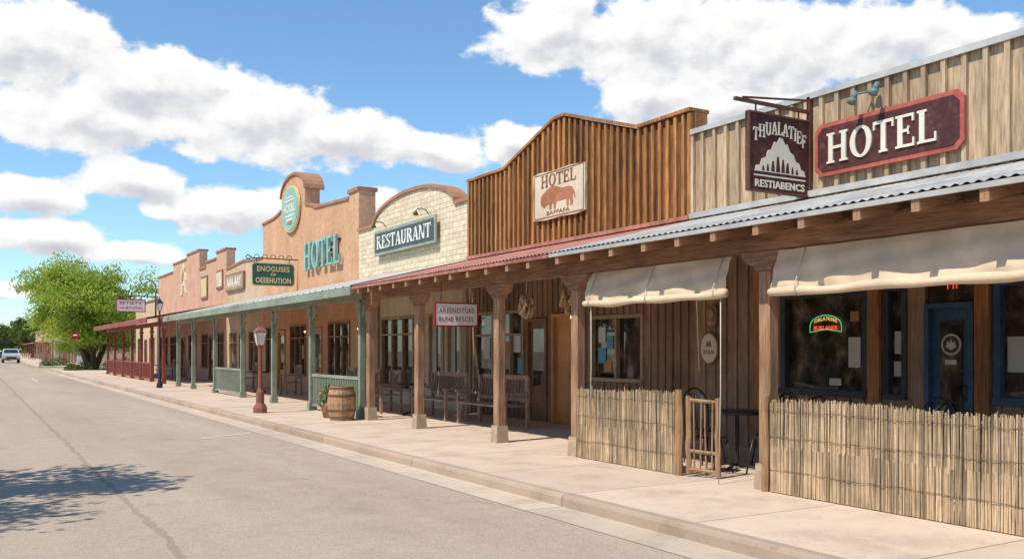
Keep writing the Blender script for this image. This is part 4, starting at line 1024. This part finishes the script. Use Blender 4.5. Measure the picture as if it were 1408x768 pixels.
for i in range(n):
    a0=2*math.pi*(i+.03)/n;a1=2*math.pi*(i+.97)/n;vs=[]
    for r,z in prof:
        for rr in(r,r-.03):
            for a in(a0,a1):vs.append((6.94+rr*math.cos(a),18.9+rr*math.sin(a),SW+z))
    fs=[]
    for j in range(4):
        b_=j*4;fs+=[(b_,b_+1,b_+5,b_+4),(b_+2,b_+6,b_+7,b_+3),(b_,b_+4,b_+6,b_+2),(b_+1,b_+3,b_+7,b_+5)]
    fs+=[(0,2,3,1),(16,17,19,18)];mb.add(vs,fs)
part(mb,'staves',Bq,M['oak'])
mb=MB();mb.lathe([(.24,.70),(.24,.715)],(6.94,18.9,SW),24);part(mb,'lid',Bq,M['oak'])
for z,r in((.05,.268),(.2,.302),(.52,.302),(.68,.270)):
    mb=MB();mb.lathe([(r-.004,z),(r+.004,z+.001),(r+.004,z+.04),(r-.004,z+.041)],(6.94,18.9,SW),28);part(mb,'hoop',Bq,M['hoop'])
def plant_pot(loc,label):
    x,y,z=loc;p=thing('potted_plant',loc,label,'plant')
    mb=MB();mb.sm=True;mb.lathe([(.14,0),(.2,.25),(.21,.33),(.18,.335)],loc,18);part(mb,'pot',p,M['stucco_dark'])
    mb=MB()
    for i in range(420):
        a=R(0,6.28);q=R(0,.27);hx=x+q*math.cos(a);hy=y+q*math.sin(a);hz=z+R(.33,.75)-q*.5
        s=R(.02,.045);d1=Vector((R(-1,1),R(-1,1),R(-1,1))).normalized()*s;d2=Vector((R(-1,1),R(-1,1),R(-1,1))).normalized()*s
        c_=Vector((hx,hy,hz));mb.mi=1 if random.random()<.3 else 0;mb.add([c_-d1,c_-d2,c_+d1,c_+d2],[(0,1,2,3)])
    part(mb,'foliage',p,[M['leafdark'],M['flower']],fix=False)
plant_pot((6.95,19.7,SW),'yellow flowering plant in clay pot beside barrel')
for (x,y,z) in ((7.75,12.55,2.38),(7.75,11.35,2.42)):
    p=thing('dried_bundle',(x,y,z),'chunky bundle of dried husks hanging under the porch','decoration','dried bundles under the porch')
    mb=MB();mb.sm=True
    for i in range(46):
        d=Vector((random.gauss(0,1),random.gauss(0,1),random.gauss(0,1))).normalized()
        q=Vector((x,y,z))+Vector((d.x*.12,d.y*.12,d.z*.15));mb.tube(q-Vector((0,0,.07)),q+Vector((R(-.03,.03),R(-.03,.03),.05)),.032,.012,7)
    part(mb,'husks',p,M['straw']);mb=MB();mb.tube((x,y,z+.1),(x,y,2.97),.008);part(mb,'cord',p,M['rope'])
def sq(mb,x,y,z0,z1,a,b_):
    mb.hexa([(x-a,y-a,z0),(x+a,y-a,z0),(x+a,y+a,z0),(x-a,y+a,z0),(x-b_,y-b_,z1),(x+b_,y-b_,z1),(x+b_,y+b_,z1),(x-b_,y+b_,z1)])
for y in (15.05,22.15,26.75,32.0,36.05,19.5):
    L=thing('wall_lantern',(FX-.1,y,2.3),'small black wall lantern with warm bulb on the porch wall','lamp','wall lanterns on the porch')
    mb=MB();mb.box(FX-.1,FX-.09,y-.03,y+.03,2.3,2.36);mb.box(FX-.17,FX-.11,y-.07,y+.07,2.42,2.44);mb.box(FX-.17,FX-.11,y-.05,y+.05,2.2,2.215);part(mb,'frame',L,M['black'])
    mb=MB();mb.sm=True;mb.ball((FX-.14,y,2.31),.035);part(mb,'bulb',L,M['bulb'])
L=thing('lantern_post',(6.04,22.1,SW),'dull red pavement lantern post with pale glass and peaked cap','street lamp')
mb=MB();mb.lathe([(.17,0),(.17,.12),(.13,.2),(.10,.24),(.10,.5),(.07,.56),(.055,.62),(.05,1.56),(.08,1.60),(.08,1.64)],(6.04,22.1,SW),8);part(mb,'pole',L,M['lampred'])
mb=MB();sq(mb,6.04,22.1,SW+1.642,SW+1.95,.075,.125);part(mb,'lantern_glass',L,M['lampglass'])
mb=MB();sq(mb,6.04,22.1,SW+1.952,SW+1.975,.15,.15);sq(mb,6.04,22.1,SW+1.977,SW+2.10,.13,.03);sq(mb,6.04,22.1,SW+2.101,SW+2.2,.02,.01)
for sx in(-1,1):
    for sy in(-1,1):mb.tube((6.04+sx*.075,22.1+sy*.075,SW+1.64),(6.04+sx*.128,22.1+sy*.128,SW+1.96),.009,.009,6)
part(mb,'cap',L,M['lampred'])
L=thing('street_lamp',(6.55,38.8,SW),'black iron street lamp with glass lantern','street lamp')
mb=MB();mb.sm=True;mb.lathe([(.12,0),(.12,.15),(.07,.25),(.045,.6),(.03,.7),(.027,3.0),(.05,3.05),(.03,3.1)],(6.55,38.8,SW),14);part(mb,'pole',L,M['black'])
mb=MB();sq(mb,6.55,38.8,SW+3.102,SW+3.4,.06,.10);part(mb,'lantern_glass',L,M['lampglass'])
mb=MB();sq(mb,6.55,38.8,SW+3.402,SW+3.58,.13,.03);sq(mb,6.55,38.8,SW+3.581,SW+3.68,.02,.01)
for sx in(-1,1):
    for sy in(-1,1):mb.tube((6.55+sx*.06,38.8+sy*.06,SW+3.1),(6.55+sx*.105,38.8+sy*.105,SW+3.41),.010,.010,6)
part(mb,'cap',L,M['black'])
S=thing('street_sign',(6.6,74,SW),'small reddish sign on thin pole near the tree','sign')
mb=MB();mb.tube((6.6,74,SW),(6.6,74,2.9),.03);part(mb,'pole',S,M['hoop'])
mb=MB();plate(mb,(6.6,73.95,2.75),.45,.55,'y',0,.03);part(mb,'board',S,M['redletter'])
mb=MB();plate(mb,(6.6,73.95,2.75),.28,.12,'y',.0305,.04);part(mb,'panel',S,M['white'])
# ------------------------------------------------------------------ vehicles
def vehicle(loc,kind,paint,label,name):
    x,y,z=loc;c=thing(name,loc,label,'car' if kind=='car' else 'pickup truck')
    W=.98 if kind!='car' else .88
    L=5.3 if kind!='car' else 4.5
    if kind=='car':prof=[(0,.35),(0,.7),(.15,.85),(1.1,.98),(1.9,1.42),(3.3,1.45),(4.1,1.02),(4.5,.95),(4.5,.35)]
    else:prof=[(0,.42),(0,.95),(.12,1.1),(1.3,1.18),(1.9,1.78),(3.3,1.82),(3.45,1.2),(5.3,1.2),(5.3,.42)]
    mb=MB();n=len(prof)
    def hw(zv):return W if zv<1.2 else W*.82
    vs=[(x-hw(q[1]),y+q[0],z+q[1]) for q in prof]+[(x+hw(q[1]),y+q[0],z+q[1]) for q in prof]
    mb.add(vs,[tuple(range(n)),tuple(range(2*n-1,n-1,-1))]+[(i,(i+1)%n,(i+1)%n+n,i+n) for i in range(n)])
    part(mb,'body',c,M[paint])
    mb=MB();a,b_=(prof[3],prof[4])
    p0=Vector((0,a[0]+.08,a[1]+.06));p1=Vector((0,b_[0]-.05,b_[1]-.08));off=Vector((0,-.012,.012))
    mb.hexa([(x-W*.85,y+p0.y+q*off.y,z+p0.z+q*off.z) if k==0 else (x+W*.85,y+p0.y+q*off.y,z+p0.z+q*off.z) if k==1 else (x+W*.74,y+p1.y+q*off.y,z+p1.z+q*off.z) if k==2 else (x-W*.74,y+p1.y+q*off.y,z+p1.z+q*off.z) for q in(0,1.5) for k in range(4)])
    part(mb,'windscreen',c,M['carglass'])
    mb=MB();mb.box(x-W*.6,x+W*.6,y-.02,y-.003,z+.55,z+.78);part(mb,'grille',c,M['black'])
    for s in(-1,1):
        mb=MB();mb.box(x+s*W*.8-.14,x+s*W*.8+.14,y-.03,y-.004,z+.66,z+.84);part(mb,'headlight',c,M['lampglass'])
        for yy in(.85,L-1.0):
            mb=MB();mb.sm=True;mb.tube((x+s*(W-.2),y+yy,z+.36),(x+s*(W+.02),y+yy,z+.36),.36,.36,20);part(mb,'wheel',c,M['tyre'])
    mb=MB();mb.box(x-W,x+W,y-.09,y-.031,z+.38,z+.54);part(mb,'bumper',c,M['hoop'])
    return c
vehicle((4.45,132,0.01),'truck','carwhite','silver pickup truck on the street facing us','pickup_truck')
vehicle((4.4,165,0.01),'car','cardark','dark parked car far down the street','parked_car')
# ------------------------------------------------------------------ trees
def tree(loc,cen,rad,nclump,nleaf,ls,trunks,leafm,label,seed,name='tree',crad=(.2,.34),lim=(.35,.92),slim=.5,droop=.1):
    random.seed(seed)
    t=thing(name,loc,label,'tree','street trees');x,y,z=loc
    cl=[]
    for i in range(nclump):
        while True:
            p=Vector((R(-1,1),R(-1,1),R(-1,1)))
            if lim[0]<p.length<lim[1]:break
        c_=Vector((cen[0]+p.x*rad[0],cen[1]+p.y*rad[1],cen[2]+p.z*rad[2]));cl.append((c_,R(*crad)*rad[0]))
    mb=MB();mb.sm=True
    base=Vector((x,y,z))
    for k in range(trunks):
        a=k*6.28/trunks+R(0,1);top=Vector((cen[0]+.35*rad[0]*math.cos(a),cen[1]+.35*rad[1]*math.sin(a),cen[2]-.1*rad[2]))
        b0=base+Vector((.18*math.cos(a),.18*math.sin(a),0));m1=b0.lerp(top,.4)+Vector((R(-.3,.3),R(-.3,.3),.2));tr=.03*rad[0]
        mb.tube(b0,m1,tr*1.5,tr,9);mb.tube(m1,top,tr,tr*.55,8)
        for c_,r in cl[k::trunks]:
            s=m1.lerp(top,R(.2,1));mm=s.lerp(c_,.5)+Vector((R(-.2,.2),R(-.2,.2),R(0,.3)))
            mb.tube(s,mm,tr*.4,tr*.25,6);mb.tube(mm,c_,tr*.25,tr*.08,5)
    part(mb,'trunk',t,M['bark'])
    mb=MB()
    for c_,r in cl:
        for i in range(nleaf):
            d=Vector((random.gauss(0,1),random.gauss(0,1),random.gauss(0,1)));d.normalize()
            q=r*(R(0,1)**.45)*R(.8,1.35);p=c_+Vector((d.x*q,d.y*q,d.z*q*.72-droop*r*(d.x*d.x+d.y*d.y)*1.2))
            s=ls*R(.5,1.2)
            e1=Vector((R(-1,1),R(-1,1),R(-1.4,1.4))).normalized();e2=e1.cross(Vector((R(-1,1),R(-1,1),R(-1,1)))).normalized()
            mb.add([p-e1*s,p-e2*s*slim,p+e1*s,p+e2*s*slim],[(0,1,2,3)])
    part(mb,'crown',t,M[leafm],fix=False);return t
T1=tree((8.3,79,SW),(8.1,80,5.4),(6.0,6.0,4.3),75,760,.16,4,'leaf','broad bright yellow-green feathery tree with several trunks by the kerb',3,crad=(.15,.27),lim=(.3,.86),slim=.35,droop=.3)
T2=tree((-7.0,12.6,SW),(-4.3,11.7,5.3),(3.0,2.6,1.5),34,360,.11,2,'leaf','leafy tree overhanging the street',11,crad=(.16,.3))
T3=tree((14,150,0),(14,150,5.2),(4.2,4.2,3.4),30,300,.22,3,'leafdark','dark green street tree down the road',21)
for (x,y,s,r) in ((10.6,205,.7,1),(7.5,260,1.0,2),(-2,330,1.2,.5),(9,300,1.1,4),(3,390,1.2,5),(13,240,1.2,2.4),(18,110,.9,.3)):
    copy_tree(T3,(x,y,0),rotz=r,scale=s)
for (x,y,r,s) in ((-11,14,1.,.8),(-11,26,3.,.9),(-11.5,0,2.,.8),(-11,38,.4,.8)):
    copy_tree(T3,(x,y,0),rotz=r,scale=s,label='dark green street tree across the road')
def shrub(loc,r,seed):
    random.seed(seed);mb=MB();x,y,z=loc
    for i in range(600):
        d=Vector((random.gauss(0,1),random.gauss(0,1),abs(random.gauss(0,1)))).normalized()*r*(R(0,1)**.4);p=Vector(loc)+Vector((d.x,d.y,d.z*.9))
        s=.09*R(.5,1.2);e1=Vector((R(-1,1),R(-1,1),R(-1,1))).normalized();e2=e1.cross(Vector((R(-1,1),R(-1,1),R(-1,1)))).normalized()
        mb.add([p-e1*s,p-e2*s*.5,p+e1*s,p+e2*s*.5],[(0,1,2,3)])
    solo(mb,'shrub',loc,M['leafdark'],'low green shrub on the pavement by the tree','plant','shrubs by the tree',fix=False)
for i,(x,y,r) in enumerate(((6.6,76,.6),(7.6,76.5,.8),(9.5,77,.9),(6.3,97,.8),(7.4,99,1.),(9.2,66.5,.6),(10,75,1.1))):shrub((x,y,SW),r,40+i)
random.seed(5);mb=MB()
for i in range(9000):
    a=R(-.35,.6);rr=R(520,640);hh=(5+4*math.sin(a*23)+3*math.sin(a*61+1))*R(0,1)**.6
    p=Vector((rr*math.sin(a),rr*math.cos(a),max(.2,hh+R(0,2))));s=R(1.,2.2);e1=Vector((R(-1,1),R(-1,1),R(-1,1))).normalized();e2=e1.cross(Vector((R(-1,1),R(-1,1),R(-1,1)))).normalized()
    mb.add([p-e1*s,p-e2*s*.6,p+e1*s,p+e2*s*.6],[(0,1,2,3)])
solo(mb,'distant_trees',(0,550,0),M['leafdark'],'far dark tree line closing the street','trees',kind='stuff',fix=False)
# ------------------------------------------------------------------ sky
SUN_EL=56.;SUN_AZ=-101.
w=bpy.data.worlds.new('World');scene.world=w;w.use_nodes=True;nt=w.node_tree
bg=nt.nodes['Background']
sky=N(nt,'ShaderNodeTexSky');sky.sky_type='NISHITA';sky.sun_disc=False
sky.sun_elevation=math.radians(SUN_EL);sky.sun_rotation=math.radians(SUN_AZ);sky.altitude=900;sky.air_density=1.1;sky.dust_density=.4;sky.ozone_density=2.0
tc=N(nt,'ShaderNodeTexCoord');sp=N(nt,'ShaderNodeSeparateXYZ');nt.links.new(tc.outputs['Generated'],sp.inputs[0])
az=mth(nt,'MULTIPLY',mth(nt,'ARCTAN2',sp.outputs[0],sp.outputs[1]),57.2958)
el=mth(nt,'MULTIPLY',mth(nt,'ARCSINE',sp.outputs[2]),57.2958)
cb=N(nt,'ShaderNodeCombineXYZ');nt.links.new(az,cb.inputs[0]);nt.links.new(el,cb.inputs[1])
CL=[(3.2,16.6,5.4,2.7),(8.4,15.4,5.9,2.5),(5.4,13.2,5.8,2.1),(14.1,13.8,6.3,2.2),(19.3,12.7,5.7,1.9),(25.6,12.7,4.1,1.3),(30.8,13.1,2.9,1.2),(7.85,9.9,3.5,1.4),(2.6,8.6,2.7,1.3),
(13.7,8.4,4.2,1.5),(3.5,6.3,4.2,1.1),(9.4,8.0,1.6,.55),(8.1,5.5,3.5,.7),(22.6,8.8,1.6,1.2),(33.5,19.2,4.7,2.3),(39.7,18.5,6.4,2.9),(46.7,17.4,7.2,3.1),(39.4,15.6,3.6,1.6),(53.6,17.6,4.9,2.0),
(57.4,17.7,2.2,1.1),(44.5,14.6,5.0,1.4),(1.4,3.4,2.2,.6),(-60,14,14,4),(-100,16,16,4)]
g=bpy.data.node_groups.new('cloud_density','ShaderNodeTree')
g.interface.new_socket('P',in_out='INPUT',socket_type='NodeSocketVector');g.interface.new_socket('D',in_out='OUTPUT',socket_type='NodeSocketFloat')
gi=N(g,'NodeGroupInput');go=N(g,'NodeGroupOutput');P=gi.outputs[0]
n1=noise(g,P,.16,2,.5)
sb=N(g,'ShaderNodeVectorMath',operation='SUBTRACT');g.links.new(n1.outputs['Color'],sb.inputs[0]);sb.inputs[1].default_value=(.5,.5,.5)
sc=N(g,'ShaderNodeVectorMath',operation='MULTIPLY');g.links.new(sb.outputs[0],sc.inputs[0]);sc.inputs[1].default_value=(4.0,2.0,0)
ad=N(g,'ShaderNodeVectorMath',operation='ADD');g.links.new(P,ad.inputs[0]);g.links.new(sc.outputs[0],ad.inputs[1])
cur=None
for (a,e,ra,re) in CL:
    s1=N(g,'ShaderNodeVectorMath',operation='SUBTRACT');g.links.new(ad.outputs[0],s1.inputs[0]);s1.inputs[1].default_value=(a,e,0)
    s2=N(g,'ShaderNodeVectorMath',operation='MULTIPLY');g.links.new(s1.outputs[0],s2.inputs[0]);s2.inputs[1].default_value=(1/ra,1/re,0)
    s3=N(g,'ShaderNodeVectorMath',operation='LENGTH');g.links.new(s2.outputs[0],s3.inputs[0])
    v=mth(g,'SUBTRACT',1.,s3.outputs['Value'])
    cur=v if cur is None else mth(g,'SMOOTH_MAX',cur,v,.15)
mpn=N(g,'ShaderNodeMapping');mpn.inputs['Scale'].default_value=(.8,1.15,1);g.links.new(P,mpn.inputs[0])
n2=noise(g,mpn.outputs[0],.42,8,.56)
dd=mth(g,'ADD',cur,mth(g,'MULTIPLY_ADD',n2.outputs[0],1.9,-.93))
g.links.new(dd,go.inputs[0])
def dens(v):
    n=N(nt,'ShaderNodeGroup');n.node_tree=g;nt.links.new(v,n.inputs[0]);return n.outputs[0]
d0=dens(cb.outputs[0])
of=N(nt,'ShaderNodeVectorMath',operation='ADD');nt.links.new(cb.outputs[0],of.inputs[0]);of.inputs[1].default_value=(-.35,.75,0)
d1=dens(of.outputs[0])
mr=N(nt,'ShaderNodeMapRange',interpolation_type='SMOOTHSTEP');nt.links.new(d0,mr.inputs[0]);mr.inputs[1].default_value=-.08;mr.inputs[2].default_value=.24
mask=mr.outputs[0]
sh=mth(nt,'ADD',mth(nt,'MULTIPLY',mth(nt,'MAXIMUM',d1,-.2),.50),mth(nt,'MULTIPLY',mth(nt,'SUBTRACT',d1,d0),.55))
ccol=ramp(nt,mth(nt,'MULTIPLY_ADD',sh,.8,.1,clamp=True),[(1.04,1.04,1.02),(.95,.95,.95),(.71,.72,.76),(.56,.58,.64)],[0.05,.28,.6,1.])
skc=N(nt,'ShaderNodeVectorMath',operation='MULTIPLY');nt.links.new(sky.outputs[0],skc.inputs[0]);skc.inputs[1].default_value=(.135,.168,.182)
fin=mixc(nt,mask,skc.outputs[0],ccol)
nt.links.new(fin,bg.inputs[0]);bg.inputs[1].default_value=1.0
sun=bpy.data.lights.new('sun','SUN');sun.energy=5.0;sun.angle=math.radians(.5);sun.color=(1,.92,.80)
so=bpy.data.objects.new('sun',sun);coll.objects.link(so)
a=math.radians(SUN_AZ);e=math.radians(SUN_EL)
tosun=Vector((math.sin(a)*math.cos(e),math.cos(a)*math.cos(e),math.sin(e)))
so.rotation_euler=(-tosun).to_track_quat('-Z','Y').to_euler();so.location=(-20,20,40)
# ------------------------------------------------------------------ camera
cam=bpy.data.cameras.new('camera');co=bpy.data.objects.new('camera',cam);coll.objects.link(co)
co.location=(0,0,1.65);co.rotation_euler=(math.radians(90),0,math.radians(-30.77))
cam.sensor_width=36;cam.lens=31.96;cam.shift_y=.0689;cam.clip_end=4000;cam.clip_start=.05
scene.camera=co
scene.view_settings.view_transform='Standard';scene.view_settings.look='None';scene.view_settings.exposure=0
